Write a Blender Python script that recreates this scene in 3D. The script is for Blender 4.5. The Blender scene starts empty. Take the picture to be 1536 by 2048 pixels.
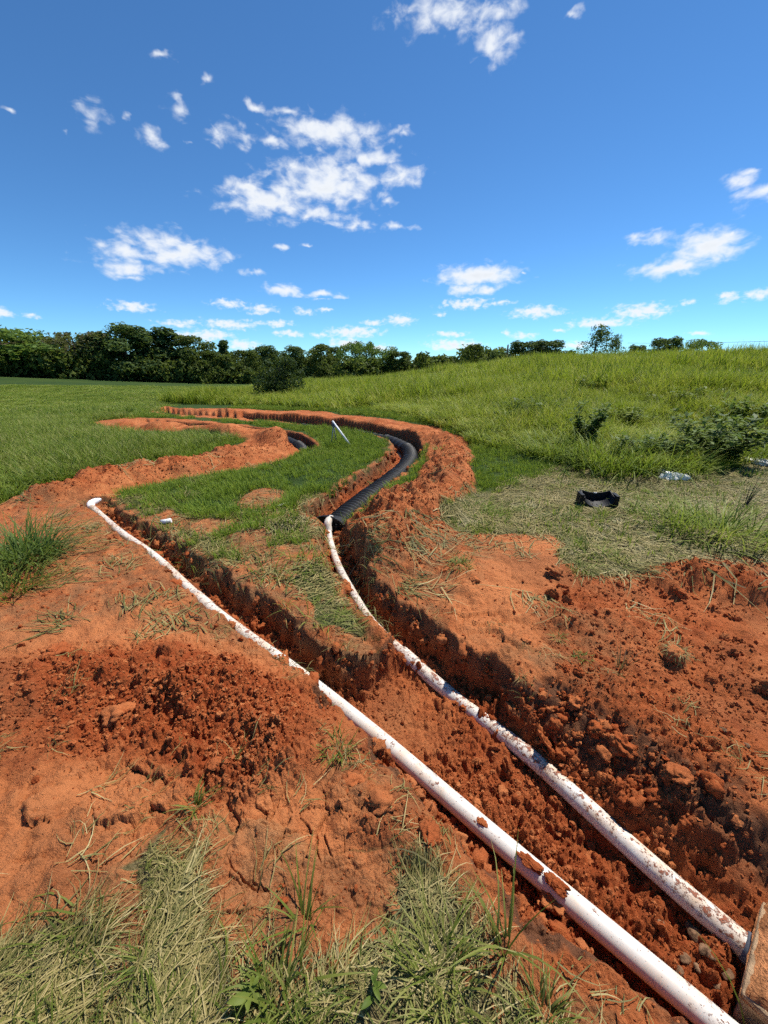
import bpy, bmesh, math, random
import numpy as np
from mathutils import Vector, Matrix, Euler

random.seed(7)
RNG = np.random.default_rng(11)
SC = bpy.context.scene
COL = SC.collection

# ------------------------------------------------------------------ camera
CAM_H = 1.65
PITCH = math.radians(21.415)
FPX = 770.0                                   # focal length in pixels of a 1536 x 2048 frame
cam_d = bpy.data.cameras.new('camera')
cam = bpy.data.objects.new('camera', cam_d)
COL.objects.link(cam)
cam.location = (0, 0, CAM_H)
cam.rotation_euler = (math.pi / 2 - PITCH, 0, 0)
cam_d.sensor_fit = 'VERTICAL'
cam_d.sensor_height = 36.0
cam_d.lens = 36.0 * FPX / 2048.0
cam_d.clip_start = 0.02
cam_d.clip_end = 5000
SC.camera = cam
SC.render.resolution_x, SC.render.resolution_y = 768, 1024

# ------------------------------------------------------------------ view, sun, sky
SC.view_settings.view_transform = 'Standard'
SC.view_settings.look = 'None'
SC.view_settings.gamma = 1.0
SC.view_settings.exposure = 0.36
SC.render.engine = 'CYCLES'
SC.cycles.max_bounces = 3
SC.cycles.diffuse_bounces = 2
SC.cycles.glossy_bounces = 1
SC.cycles.transmission_bounces = 1
SC.cycles.transparent_max_bounces = 1
SC.cycles.use_adaptive_sampling = True
SC.cycles.adaptive_threshold = 0.02
SC.cycles.adaptive_min_samples = 24
SC.cycles.use_denoising = False
SC.cycles.use_light_tree = False
SC.cycles.caustics_reflective = False
SC.cycles.caustics_refractive = False

SUN_AZ = math.radians(47)      # clockwise from straight ahead
SUN_EL = math.radians(59)
sun_d = bpy.data.lights.new('sun', 'SUN')
sun_d.energy = 5.0
sun_d.angle = math.radians(0.53)
sun_d.color = (1.0, 0.955, 0.88)
sun = bpy.data.objects.new('sun', sun_d)
COL.objects.link(sun)
sdir = Vector((math.sin(SUN_AZ) * math.cos(SUN_EL), math.cos(SUN_AZ) * math.cos(SUN_EL), math.sin(SUN_EL)))
sun.rotation_euler = sdir.to_track_quat('Z', 'Y').to_euler()
sun.location = sdir * 60

F_ = np.array([0, math.cos(PITCH), -math.sin(PITCH)])
U_ = np.array([0, math.sin(PITCH), math.cos(PITCH)])


def ray(X, Y):
    """direction of the line of sight through a photograph pixel"""
    return F_ + np.array([1.0, 0, 0]) * (X - 768) / FPX - U_ * (Y - 1024) / FPX


def azel(X, Y):
    d = ray(X, Y)
    return math.degrees(math.atan2(d[0], d[1])), math.degrees(math.atan2(d[2], math.hypot(d[0], d[1])))


# clouds: (x, y, half width, half height, strength) as read off the photograph, kept as azimuth and elevation
CLOUDS = [
    (880, 25, 120, 58, .9), (985, 75, 62, 60, .55), (1000, 20, 50, 40, .6), (1142, 26, 30, 18, .5),
    (185, 228, 52, 36, .75), (320, 112, 38, 14, .5), (304, 277, 30, 26, .62), (360, 214, 32, 36, .45), (420, 166, 18, 20, .4),
    (16, 220, 16, 10, .45), (126, 258, 12, 8, .35), (255, 232, 10, 16, .35), (380, 288, 16, 10, .35),
    (458, 270, 66, 32, .8), (512, 210, 30, 16, .5), (575, 226, 60, 14, .5), (662, 266, 100, 34, 1.15),
    (735, 318, 86, 24, .95), (800, 352, 60, 28, .95), (655, 368, 105, 50, 1.2), (590, 330, 50, 18, .7), (545, 402, 100, 36, 1.15), (500, 375, 56, 26, .95),
    (640, 430, 80, 24, .85), (705, 452, 60, 14, .6), (774, 406, 26, 16, .75), (790, 455, 48, 10, .5), (548, 285, 46, 18, .55), (806, 264, 30, 18, .5),
    (325, 478, 90, 26, 1.0), (370, 508, 80, 28, 1.05), (250, 505, 80, 22, .85), (262, 535, 74, 22, .85), (262, 556, 30, 8, .5),
    (562, 495, 26, 12, .8), (614, 492, 16, 7, .4), (508, 545, 44, 9, .5), (375, 488, 30, 10, .4),
    (458, 608, 34, 10, .85), (520, 619, 34, 10, .85), (566, 577, 40, 13, .95), (645, 590, 56, 9, .8), (607, 622, 24, 8, .8), (650, 620, 16, 6, .6),
    (266, 613, 50, 14, .75), (358, 648, 48, 9, .75), (462, 648, 58, 11, .85), (418, 670, 46, 11, .9), (485, 690, 34, 11, .85),
    (556, 647, 32, 7, .65), (578, 667, 34, 7, .75), (638, 670, 22, 6, .55), (708, 663, 52, 11, .9), (800, 640, 30, 10, .9),
    (745, 645, 34, 8, .45), (694, 686, 34, 12, .85), (758, 697, 32, 10, .7), (362, 672, 30, 8, .5),
    (955, 553, 74, 22, 1.15), (926, 580, 30, 13, .95), (968, 582, 24, 11, .9), (935, 608, 58, 11, .9), (998, 606, 30, 7, .55),
    (1072, 624, 50, 12, .95), (905, 690, 56, 12, .8), (900, 668, 34, 6, .6), (1046, 671, 32, 7, .75), (1014, 666, 12, 6, .5), (880, 628, 12, 6, .5),
    (1292, 477, 56, 18, .9), (1418, 492, 72, 32, 1.15), (1350, 534, 92, 17, 1.05), (1462, 362, 50, 16, .6), (1486, 348, 30, 10, .5), (1522, 388, 50, 26, 1.0),
    (1282, 622, 56, 15, .95), (1200, 646, 68, 11, .85), (1456, 595, 20, 10, .9), (1373, 605, 18, 8, .8), (1520, 589, 36, 10, .9),
    (1470, 464, 10, 8, .6), (1048, 547, 8, 5, .6), (6, 625, 22, 10, .9), (62, 631, 26, 7, .5), (1395, 666, 30, 5, .5), (1150, 690, 30, 8, .6), (1120, 660, 20, 4, .5),
]


class NT:
    def __init__(s, nt): s.nt = nt

    def n(s, t, **kw):
        nd = s.nt.nodes.new(t)
        for k_, v in kw.items(): setattr(nd, k_, v)
        return nd

    def set(s, sock, v):
        if hasattr(v, 'links') or isinstance(v, bpy.types.NodeSocket): s.nt.links.new(v, sock)
        else: sock.default_value = v

    def m(s, op, a, b=None, c=None, clamp=False):
        nd = s.n('ShaderNodeMath', operation=op, use_clamp=clamp)
        for i, v in enumerate((a, b, c)):
            if v is not None: s.set(nd.inputs[i], v)
        return nd.outputs[0]

    def mix(s, f, a, b):
        nd = s.n('ShaderNodeMix', data_type='RGBA')
        s.set(nd.inputs['Factor'], f)
        for k_, v in (('A', a), ('B', b)):
            s.set(nd.inputs[k_], v if not isinstance(v, tuple) else (*v, 1.0))
        return nd.outputs['Result']

    def noise(s, vec, scale, detail=4, rough=.55, dist=0.0, col=False):
        nd = s.n('ShaderNodeTexNoise')
        if vec is not None: s.set(nd.inputs['Vector'], vec)
        nd.inputs['Scale'].default_value = scale; nd.inputs['Detail'].default_value = detail
        nd.inputs['Roughness'].default_value = rough; nd.inputs['Distortion'].default_value = dist
        return nd.outputs['Color' if col else 'Fac']

    def mr(s, v, a, b, c=0.0, d=1.0, smooth=True):
        nd = s.n('ShaderNodeMapRange', interpolation_type='SMOOTHSTEP' if smooth else 'LINEAR')
        s.set(nd.inputs['Value'], v)
        for k_, q in zip(('From Min', 'From Max', 'To Min', 'To Max'), (a, b, c, d)): nd.inputs[k_].default_value = q
        return nd.outputs[0]

    def attr(s, name, what='Fac'):
        nd = s.n('ShaderNodeAttribute', attribute_name=name)
        return nd.outputs[what]

    def out(s, sh):
        o = s.n('ShaderNodeOutputMaterial'); s.nt.links.new(sh, o.inputs['Surface'])

    def bsdf(s, col, rough=.8, spec=.3, normal=None):
        b = s.n('ShaderNodeBsdfPrincipled')
        s.set(b.inputs['Base Color'], col if not isinstance(col, tuple) else (*col, 1))
        s.set(b.inputs['Roughness'], rough); s.set(b.inputs['Specular IOR Level'], spec)
        if normal is not None: s.set(b.inputs['Normal'], normal)
        return b.outputs[0]

    def bump(s, h, dist, strength=1.0):
        b = s.n('ShaderNodeBump'); s.set(b.inputs['Height'], h); b.inputs['Distance'].default_value = dist
        b.inputs['Strength'].default_value = strength
        return b.outputs[0]


def build_world():
    w = bpy.data.worlds.new('World')
    SC.world = w
    w.use_nodes = True
    w.cycles.sampling_method = 'MANUAL'
    w.cycles.sample_map_resolution = 512
    nt = w.node_tree
    nt.nodes.clear()
    N = nt.nodes.new
    L = nt.links.new

    def math_(op, a=None, b=None, c=None, clamp=False):
        n = N('ShaderNodeMath'); n.operation = op; n.use_clamp = clamp
        for i, v in enumerate((a, b, c)):
            if v is None: continue
            if isinstance(v, (int, float)): n.inputs[i].default_value = v
            else: L(v, n.inputs[i])
        return n.outputs[0]
    sky = N('ShaderNodeTexSky')
    sky.sky_type = 'NISHITA'
    sky.sun_disc = False
    sky.sun_elevation = SUN_EL
    sky.sun_rotation = SUN_AZ
    sky.altitude = 300
    sky.air_density = 0.7
    sky.dust_density = 0.0
    sky.ozone_density = 1.2
    tc = N('ShaderNodeTexCoord')
    sep = N('ShaderNodeSeparateXYZ'); L(tc.outputs['Generated'], sep.inputs[0])
    az = math_('MULTIPLY', math_('ARCTAN2', sep.outputs[0], sep.outputs[1]), 57.29578)
    # the same cloud field goes on all round the horizon
    az = math_('SUBTRACT', math_('FLOORED_MODULO', math_('ADD', az, 60.0), 120.0), 60.0)
    el = math_('MULTIPLY', math_('ARCSINE', sep.outputs[2]), 57.29578)
    uv = N('ShaderNodeCombineXYZ'); L(az, uv.inputs[0]); L(el, uv.inputs[1])
    sk = N('ShaderNodeVectorMath'); sk.operation = 'MULTIPLY'; L(sky.outputs[0], sk.inputs[0]); sk.inputs[1].default_value = SKY_TINT
    clear = N('ShaderNodeBackground'); L(sk.outputs[0], clear.inputs['Color'])

    def cloudy(lst, size):
        """colour of the sky where these clouds stand; size: how coarse the cloud structure is, in degrees"""
        g = bpy.data.node_groups.new('clouds', 'ShaderNodeTree')
        g.interface.new_socket('uv', in_out='INPUT', socket_type='NodeSocketVector')
        g.interface.new_socket('sky', in_out='INPUT', socket_type='NodeSocketColor')
        g.interface.new_socket('colour', in_out='OUTPUT', socket_type='NodeSocketColor')
        t = NT(g); GL = g.links.new
        gi = t.n('NodeGroupInput'); go = t.n('NodeGroupOutput')

        def vm(op, *a):
            nd = t.n('ShaderNodeVectorMath', operation=op)
            for i, v in enumerate(a): t.set(nd.inputs[i], v)
            return nd
        wn = t.noise(gi.outputs[0], .55 / size, 3, .55, 0, True)
        wv = vm('MULTIPLY_ADD', wn, (2.0 * size, 1.2 * size, 0), (-1.0 * size, -.6 * size, 0)).outputs[0]
        uw = vm('ADD', gi.outputs[0], wv).outputs[0]
        fb = t.noise(vm('MULTIPLY', gi.outputs[0], (.75 / size, 1.3 / size, 0)).outputs[0], 1.0, 7, .52, .3)
        acc = None
        for (a0, e0, ra, re, st) in lst:
            ln = vm('LENGTH', vm('MULTIPLY_ADD', uw, (1 / ra, 1 / re, 0), (-a0 / ra, -e0 / re, 0)).outputs[0]).outputs['Value']
            e = t.m('MULTIPLY_ADD', ln, -0.85, st)
            acc = e if acc is None else t.m('MAXIMUM', acc, e)
        acc = t.m('MAXIMUM', acc, -1.5)
        dens = t.m('ADD', acc, t.m('MULTIPLY_ADD', fb, 2.1, -1.10))
        al = t.mr(dens, -.16, .92, 0, .97)
        shade = t.mr(dens, .5, 1.6, 1.0, .86, False)       # thick parts are a little greyer
        cc = t.n('ShaderNodeVectorMath', operation='SCALE'); cc.inputs[0].default_value = (0.74, 0.77, 0.81); t.set(cc.inputs['Scale'], shade)
        GL(t.mix(al, gi.outputs[1], cc.outputs[0]), go.inputs[0])
        nd = N('ShaderNodeGroup'); nd.node_tree = g
        L(uv.outputs[0], nd.inputs[0]); L(sk.outputs[0], nd.inputs[1])
        bg = N('ShaderNodeBackground'); L(nd.outputs[0], bg.inputs['Color'])
        return bg.outputs[0]

    def choose(f, a, b):
        mx = N('ShaderNodeMixShader'); L(f, mx.inputs[0]); L(a, mx.inputs[1]); L(b, mx.inputs[2])
        return mx.outputs[0]
    CL = []
    for (X, Y, hw, hh, st) in CLOUDS:
        a0, e0 = azel(X, Y); a1, _ = azel(X + hw, Y); _, e1 = azel(X, Y - hh)
        CL.append((a0, e0, max(abs(a1 - a0), .05), max(abs(e1 - e0), .05), st + .25 * max(0.0, 1 - e0 / 10) + (.18 if st < .7 else (-.16 if e0 > 12 else -.02))))
    # only the clouds near a direction are worked out there
    edges = [-60, -18, -5, 12, 60]
    split = azel(955, 595)[1]
    sh = None
    for lo, hi in zip(edges[:-1], edges[1:]):
        near = [c for c in CL if c[0] + 2.2 * c[2] + 2 > lo and c[0] - 2.2 * c[2] - 2 < hi]
        low = [c for c in near if c[1] - 2.0 * c[3] - 1 < split]; high = [c for c in near if c[1] + 2.0 * c[3] + 1 > split]
        b = choose(math_('GREATER_THAN', el, split), cloudy(low, .62), cloudy(high, 1.35))
        sh = b if sh is None else choose(math_('GREATER_THAN', az, float(lo)), sh, b)
    inside = math_('MULTIPLY', math_('GREATER_THAN', el, -1.0), math_('LESS_THAN', el, 38.0))
    sh = choose(inside, clear.outputs[0], sh)
    out = N('ShaderNodeOutputWorld'); L(sh, out.inputs[0])


SKY_K = 0.102                  # strength of the sky texture
SKY_TINT = (SKY_K * .51, SKY_K * .91, SKY_K * 1.20)
build_world()


# ------------------------------------------------------------------ numpy noise
def _hash(ix, iy, s):
    n = ix.astype(np.int32).view(np.uint32) * np.uint32(374761393) + iy.astype(np.int32).view(np.uint32) * np.uint32(668265263) + np.uint32((s * 974634777) & 0xffffffff)
    n = (n ^ (n >> np.uint32(13))) * np.uint32(1274126177)
    n = n ^ (n >> np.uint32(16))
    return (n & np.uint32(0xffffff)).astype(np.float32) * np.float32(1 / 16777216.0)


def vn(x, y, s=0):
    ix = np.floor(x); iy = np.floor(y)
    fx = x - ix; fy = y - iy
    u = fx * fx * fx * (fx * (fx * 6 - 15) + 10); v = fy * fy * fy * (fy * (fy * 6 - 15) + 10)
    a = _hash(ix, iy, s); b = _hash(ix + 1, iy, s); c = _hash(ix, iy + 1, s); d = _hash(ix + 1, iy + 1, s)
    return (a + (b - a) * u) * (1 - v) + (c + (d - c) * u) * v


def fbm(x, y, s=0, o=4, g=.5):
    t = 0; amp = 1; tot = 0
    for i in range(o):
        t = t + vn(x, y, s + i) * amp; tot += amp; amp *= g
        x, y = (x * 1.62 - y * 1.18) + 3.1, (x * 1.18 + y * 1.62) + 7.7
    return t / tot - .5


def worley(x, y, s=0):
    ix = np.floor(x); iy = np.floor(y)
    f1 = np.full(x.shape, 9.0); f2 = np.full(x.shape, 9.0); rid = np.zeros(x.shape); ta = np.zeros(x.shape); tb = np.zeros(x.shape)
    for dx in (-1, 0, 1):
        for dy in (-1, 0, 1):
            cx = ix + dx; cy = iy + dy
            px = cx + .1 + .8 * _hash(cx, cy, s); py = cy + .1 + .8 * _hash(cx, cy, s + 51)
            d = np.hypot(px - x, py - y)
            nr = d < f1
            f2 = np.where(nr, f1, np.minimum(f2, d))
            rid = np.where(nr, _hash(cx, cy, s + 99), rid)
            ta = np.where(nr, px - x, ta); tb = np.where(nr, py - y, tb)
            f1 = np.where(nr, d, f1)
    an = rid * 57.0                                   # each cell tilts its own way
    return f1, f2, rid, ta * np.cos(an) + tb * np.sin(an)


def sst(a, b, x):
    t = np.clip((x - a) / (b - a), 0, 1)
    return t * t * (3 - 2 * t)


# ------------------------------------------------------------------ lie of the land
def _tab(pts):
    a = np.array([p[0] for p in pts], float); v = np.array([p[1] for p in pts], float)
    g = np.arange(-220, 221, 1.0)
    t = np.interp(g, a, v)
    k = np.exp(-.5 * (np.arange(-12, 13) / 4.0) ** 2); k /= k.sum()
    return g, np.convolve(np.pad(t, 12, mode='edge'), k, 'valid')


_H = _tab([(-220, -1.0), (-60, -.9), (-43, -1.0), (-30, -1.0), (-18, -.95), (-10, -.8), (0, -.42), (8, .3), (16, .85), (25, 1.35), (35, 1.42), (50, 1.4), (90, 1.0), (160, 0), (220, -1)])
_Z = _tab([(-220, -1.0), (-60, .2), (-43, -.35), (-30, -1.9), (-18, -2.7), (-8, -2.6), (0, -2.2), (15, -1.2), (45, -.6), (160, -.5), (220, -1)])


def base(x, y):
    r = np.hypot(x, y); az = np.degrees(np.arctan2(x, y))
    h = np.interp(az, *_H); zf = np.interp(az, *_Z)
    z = h * sst(6.0, 31, r)
    z = z + (zf - h) * sst(31, 92, r)
    return z + fbm(x / 7, y / 7, 5, 2) * .22 * sst(5, 16, r)


def gp(X, Y, dz=0.0):
    """ground point seen at a photograph pixel (dz above the undisturbed ground)"""
    d = ray(X, Y)
    t = np.concatenate([np.arange(.3, 20, .01), np.arange(20, 140, .1)])
    px, py, pz = d[0] * t, d[1] * t, CAM_H + d[2] * t
    g = base(px, py) + dz
    i = int(np.argmax(pz <= g)) if np.any(pz <= g) else len(t) - 1
    return (float(px[i]), float(py[i]))


def gpl(pts, dz=0.0):
    return np.array([gp(X, Y, dz) for X, Y in pts])


def poly_sd(P, x, y):
    """signed distance to a polygon, negative inside"""
    d = np.full(x.shape, 1e9); ins = np.zeros(x.shape, bool)
    n = len(P)
    for i in range(n):
        ax, ay = P[i]; bx, by = P[(i + 1) % n]
        ex, ey = bx - ax, by - ay
        t = np.clip(((x - ax) * ex + (y - ay) * ey) / (ex * ex + ey * ey + 1e-12), 0, 1)
        d = np.minimum(d, np.hypot(x - ax - ex * t, y - ay - ey * t))
        c = ((ay > y) != (by > y))
        with np.errstate(divide='ignore', invalid='ignore'):
            xi = ax + (y - ay) * ex / (ey if abs(ey) > 1e-12 else 1e-12)
        ins ^= c & (x < xi)
    return np.where(ins, -d, d)


def line_sd(P, x, y, W=None):
    """distance to a polyline, position along it (0..1) and the width there"""
    d = np.full(x.shape, 1e9); tt = np.zeros(x.shape)
    seg = np.hypot(*(P[1:] - P[:-1]).T); cum = np.concatenate([[0], np.cumsum(seg)])
    for i in range(len(P) - 1):
        ax, ay = P[i]; ex, ey = P[i + 1] - P[i]
        t = np.clip(((x - ax) * ex + (y - ay) * ey) / (ex * ex + ey * ey + 1e-12), 0, 1)
        q = np.hypot(x - ax - ex * t, y - ay - ey * t)
        nr = q < d
        d = np.where(nr, q, d); tt = np.where(nr, cum[i] + t * seg[i], tt)
    return d, tt / cum[-1]


def smooth_path(P, n=120):
    """Catmull-Rom through the points, resampled evenly"""
    P = np.asarray(P, float)
    Q = np.vstack([2 * P[0] - P[1], P, 2 * P[-1] - P[-2]])
    out = []
    for i in range(1, len(Q) - 2):
        for t in np.linspace(0, 1, 24, endpoint=False):
            a, b, c, d = Q[i - 1], Q[i], Q[i + 1], Q[i + 2]
            out.append(.5 * ((2 * b) + (-a + c) * t + (2 * a - 5 * b + 4 * c - d) * t ** 2 + (-a + 3 * b - 3 * c + d) * t ** 3))
    out.append(P[-1]); out = np.array(out)
    s = np.concatenate([[0], np.cumsum(np.linalg.norm(np.diff(out, axis=0), axis=1))])
    g = np.linspace(0, s[-1], n)
    return np.stack([np.interp(g, s, out[:, k]) for k in range(out.shape[1])], 1)


PIPE_Z = -0.26
# (column, row, height) of points along each pipe's axis
_p1 = [(1450, 2067, -.26), (1340, 1975, -.26), (1200, 1857, -.26), (900, 1601, -.25), (753, 1473, -.24), (600, 1350, -.19), (490, 1270, -.15), (400, 1200, -.125), (310, 1115, -.105), (240, 1065, -.095), (184, 1016, -.085)]
_p2 = [(1492, 1897, -.26), (1300, 1730, -.25), (1060, 1515, -.25), (960, 1436, -.275), (870, 1365, -.24), (775, 1279, -.21), (735, 1235, -.18), (702, 1180, -.16), (680, 1140, -.15), (665, 1100, -.145), (655, 1058, -.14)]
PIPE1 = np.array([gp(a, b, c) for a, b, c in _p1])
_t = np.linspace(0, 1, 5)[:, None]; PIPE1[:5] = PIPE1[0] * (1 - _t) + PIPE1[4] * _t       # one straight length in front
PZ1 = np.array([c for _, _, c in _p1])
PIPE2 = np.array([gp(a, b, c) for a, b, c in _p2]); PZ2 = np.array([c for _, _, c in _p2])
RUNA = smooth_path(gpl([(664, 1046), (700, 1012), (745, 978), (800, 936), (821, 908), (806, 886), (745, 868), (600, 850), (450, 838), (322, 826)], -.12), 220)
RUNB = smooth_path(gpl([(606, 906), (597, 888), (552, 872), (450, 862), (275, 848)], -.12), 140)


def off(P, o):
    """shift a path sideways (positive: to its right)"""
    t = np.gradient(P, axis=0); t /= np.linalg.norm(t, axis=1)[:, None]
    return P + np.stack([t[:, 1], -t[:, 0]], 1) * o


T1 = off(smooth_path(PIPE1[3:], 40), .05)
T2 = off(smooth_path(PIPE2[3:], 40), .042)
TA = off(RUNA[::6], -.05)
TB = RUNB[::6]
# the wide dig in front of the concrete box, where both pipes lie open
DIG = gpl([(1330, 2110), (1150, 2000), (1040, 1890), (960, 1790), (880, 1690), (800, 1590), (700, 1490), (600, 1385), (640, 1372), (730, 1385),
           (800, 1330), (880, 1350), (1000, 1440), (1110, 1500), (1250, 1620), (1400, 1750), (1560, 1880)], -.29)
DIG = np.vstack([DIG, [(1.9, .45), (1.7, -.1), (1.2, -.1)]])

SOIL_L = gpl([(0, 1012), (75, 975), (200, 948), (335, 930), (450, 905), (490, 880), (380, 868), (215, 863), (190, 842), (260, 834),
              (420, 844), (560, 859), (612, 880), (600, 908), (560, 925), (430, 950), (330, 965), (230, 985), (215, 1015), (310, 1100), (410, 1185), (510, 1265), (650, 1390),
              (830, 1550), (940, 1680), (960, 1740), (860, 1690), (740, 1690), (640, 1700), (560, 1640), (470, 1640), (400, 1650), (300, 1715), (180, 1795), (60, 1860), (0, 1885)])
SOIL_L = np.vstack([SOIL_L, [(-2.2, .4), (-6.5, 2.0), (-8, 4.4)]])
SOIL_R = gpl([(660, 1065), (720, 1040), (800, 985), (850, 935), (850, 895), (740, 866), (600, 848), (400, 836), (300, 827), (310, 815), (420, 815), (600, 822), (760, 838),
              (860, 850), (945, 888), (935, 950), (965, 985), (895, 1030), (870, 1062), (960, 1078), (1090, 1068), (1150, 1105), (1150, 1140), (1280, 1132), (1330, 1108), (1536, 1115)])
SOIL_R = np.vstack([SOIL_R, [(5, 2.9), (5, -1), (1.2, -.3), (1.0, .3)], gpl([(1200, 2010), (960, 1780), (700, 1480), (640, 1380), (750, 1330), (790, 1270), (720, 1200), (660, 1110)])])
SLOPE = np.vstack([gpl([(900, 1680), (1000, 1770), (1100, 1880), (1260, 2020), (1400, 2110)]), [(1.0, .1)], gpl([(1080, 2060), (1010, 1960), (950, 1850), (900, 1760)])])
PATCH = gpl([(425, 1770), (500, 1700), (560, 1690), (640, 1720), (650, 1790), (590, 1890), (520, 1970), (460, 1930), (430, 1850)])
ISLE = gpl([(210, 1005), (300, 985), (420, 950), (600, 915), (700, 878), (790, 885), (790, 930), (700, 985), (640, 1045), (690, 1180), (760, 1270), (740, 1340), (640, 1370), (520, 1265), (400, 1175), (300, 1090)])
ISLE_LAWN = gpl([(315, 985), (420, 948), (600, 915), (700, 876), (785, 884), (778, 925), (700, 975), (610, 1008), (500, 1035), (440, 1045), (350, 1030)])
FLAT_R = gpl([(880, 1050), (960, 990), (1060, 960), (1140, 935), (1300, 938), (1440, 905), (1536, 890), (1536, 1118), (1330, 1112), (1280, 1130), (1150, 1140), (1150, 1100), (1080, 1062), (960, 1072)])
FLAT_R = np.vstack([FLAT_R[:7], [(9.5, 7.4), (6, 3.0)], FLAT_R[8:]])
FLAT_F = np.vstack([gpl([(0, 1885), (60, 1860), (180, 1795), (300, 1715), (400, 1650), (560, 1640), (640, 1700), (860, 1690), (950, 1735), (1040, 1890), (1150, 2000), (1230, 2048)]), [(.7, -.5), (-3, -.5), (-2.4, .5)]])
MEADOW = np.vstack([gpl([(330, 800), (440, 806), (600, 812), (760, 822), (880, 845), (985, 885), (1090, 905), (1160, 918), (1220, 938), (1350, 932), (1440, 905), (1536, 890)]),
                    [(14, 8.4), (60, 20), (60, 80), (0, 90), (-12, 60), (-13, 30)]])
MAT_L = np.vstack([gpl([(0, 1905), (60, 1880), (180, 1812), (300, 1730), (375, 1665), (415, 1700), (385, 1810), (400, 1950), (450, 2048)]), [(-.3, .1), (-3, -.5), (-2.4, .5)]])
MAT_R = np.vstack([gpl([(700, 1780), (780, 1730), (880, 1750), (960, 1870), (1060, 2010), (1100, 2048)]), [(.6, -.2), (-.3, .1)], gpl([(470, 2048), (500, 2000), (620, 1960), (670, 1880)])])
PALE = [gpl([(870, 1190), (960, 1110), (1080, 1075), (1150, 1110), (1130, 1165), (1060, 1250), (1100, 1340), (1000, 1330), (900, 1240)]),
        gpl([(430, 1640), (560, 1560), (740, 1560), (720, 1690), (560, 1760), (470, 1960), (430, 1850), (470, 1740)]),
        gpl([(0, 1560), (200, 1540), (420, 1600), (300, 1720), (60, 1860), (0, 1880)]),
        gpl([(0, 1260), (250, 1215), (420, 1240), (560, 1330), (300, 1290), (120, 1310), (0, 1330)])]
LITTER = [gpl([(0, 1015), (90, 985), (200, 1012), (330, 1120), (480, 1260), (560, 1330), (300, 1240), (0, 1275)]),
          gpl([(660, 1085), (760, 1075), (900, 1060), (1000, 1090), (950, 1170), (880, 1230), (1000, 1320), (1180, 1400), (1280, 1300), (1200, 1240), (1090, 1230), (1080, 1300), (900, 1290), (760, 1230)]),
          gpl([(640, 1560), (700, 1480), (800, 1580), (930, 1700), (820, 1700), (760, 1640)]), ISLE]
RED = [gpl([(0, 1330), (130, 1310), (300, 1285), (480, 1330), (620, 1400), (650, 1480), (600, 1540), (480, 1590), (350, 1570), (300, 1510), (150, 1490), (0, 1490)]),
       gpl([(1060, 1160), (1200, 1150), (1380, 1140), (1536, 1160), (1536, 1880), (1400, 1740), (1260, 1610), (1180, 1500), (1110, 1400), (1090, 1260)])]
BERMS = [(gpl([(770, 1080), (850, 1010), (893, 962), (905, 925), (885, 888), (835, 862)], .05), .62, .28),
         (gpl([(850, 866), (810, 855), (740, 848), (640, 838), (520, 832), (400, 823), (335, 819)], .05), .60, .19),
         (gpl([(110, 985), (250, 952), (350, 938), (450, 918), (540, 900), (566, 884), (520, 872), (430, 865), (330, 857), (235, 850)], .05), .55, .25),
         (gpl([(1340, 1150), (1430, 1150), (1560, 1190)], .05), .28, .15),
         (gpl([(-40, 1370), (150, 1350), (320, 1340), (500, 1400), (590, 1470)], .03), .26, .07),
         (gpl([(705, 1590), (760, 1610), (850, 1680)], .03), .13, .055),
         (gpl([(480, 1080), (550, 1065), (610, 1045)], .03), .22, .1),
         (gpl([(930, 1130), (1000, 1200), (1100, 1220), (1250, 1240)], .03), .25, .05),
         (gpl([(640, 1385), (730, 1330), (700, 1290)], 0), .2, .04)]
RUNT = [(T1, .135, (.26, .14), .028), (T2, .13, (.275, .20), .03), (TA, .29, (.29, .26), .05), (TB, .27, (.28, .26), .05)]


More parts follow.
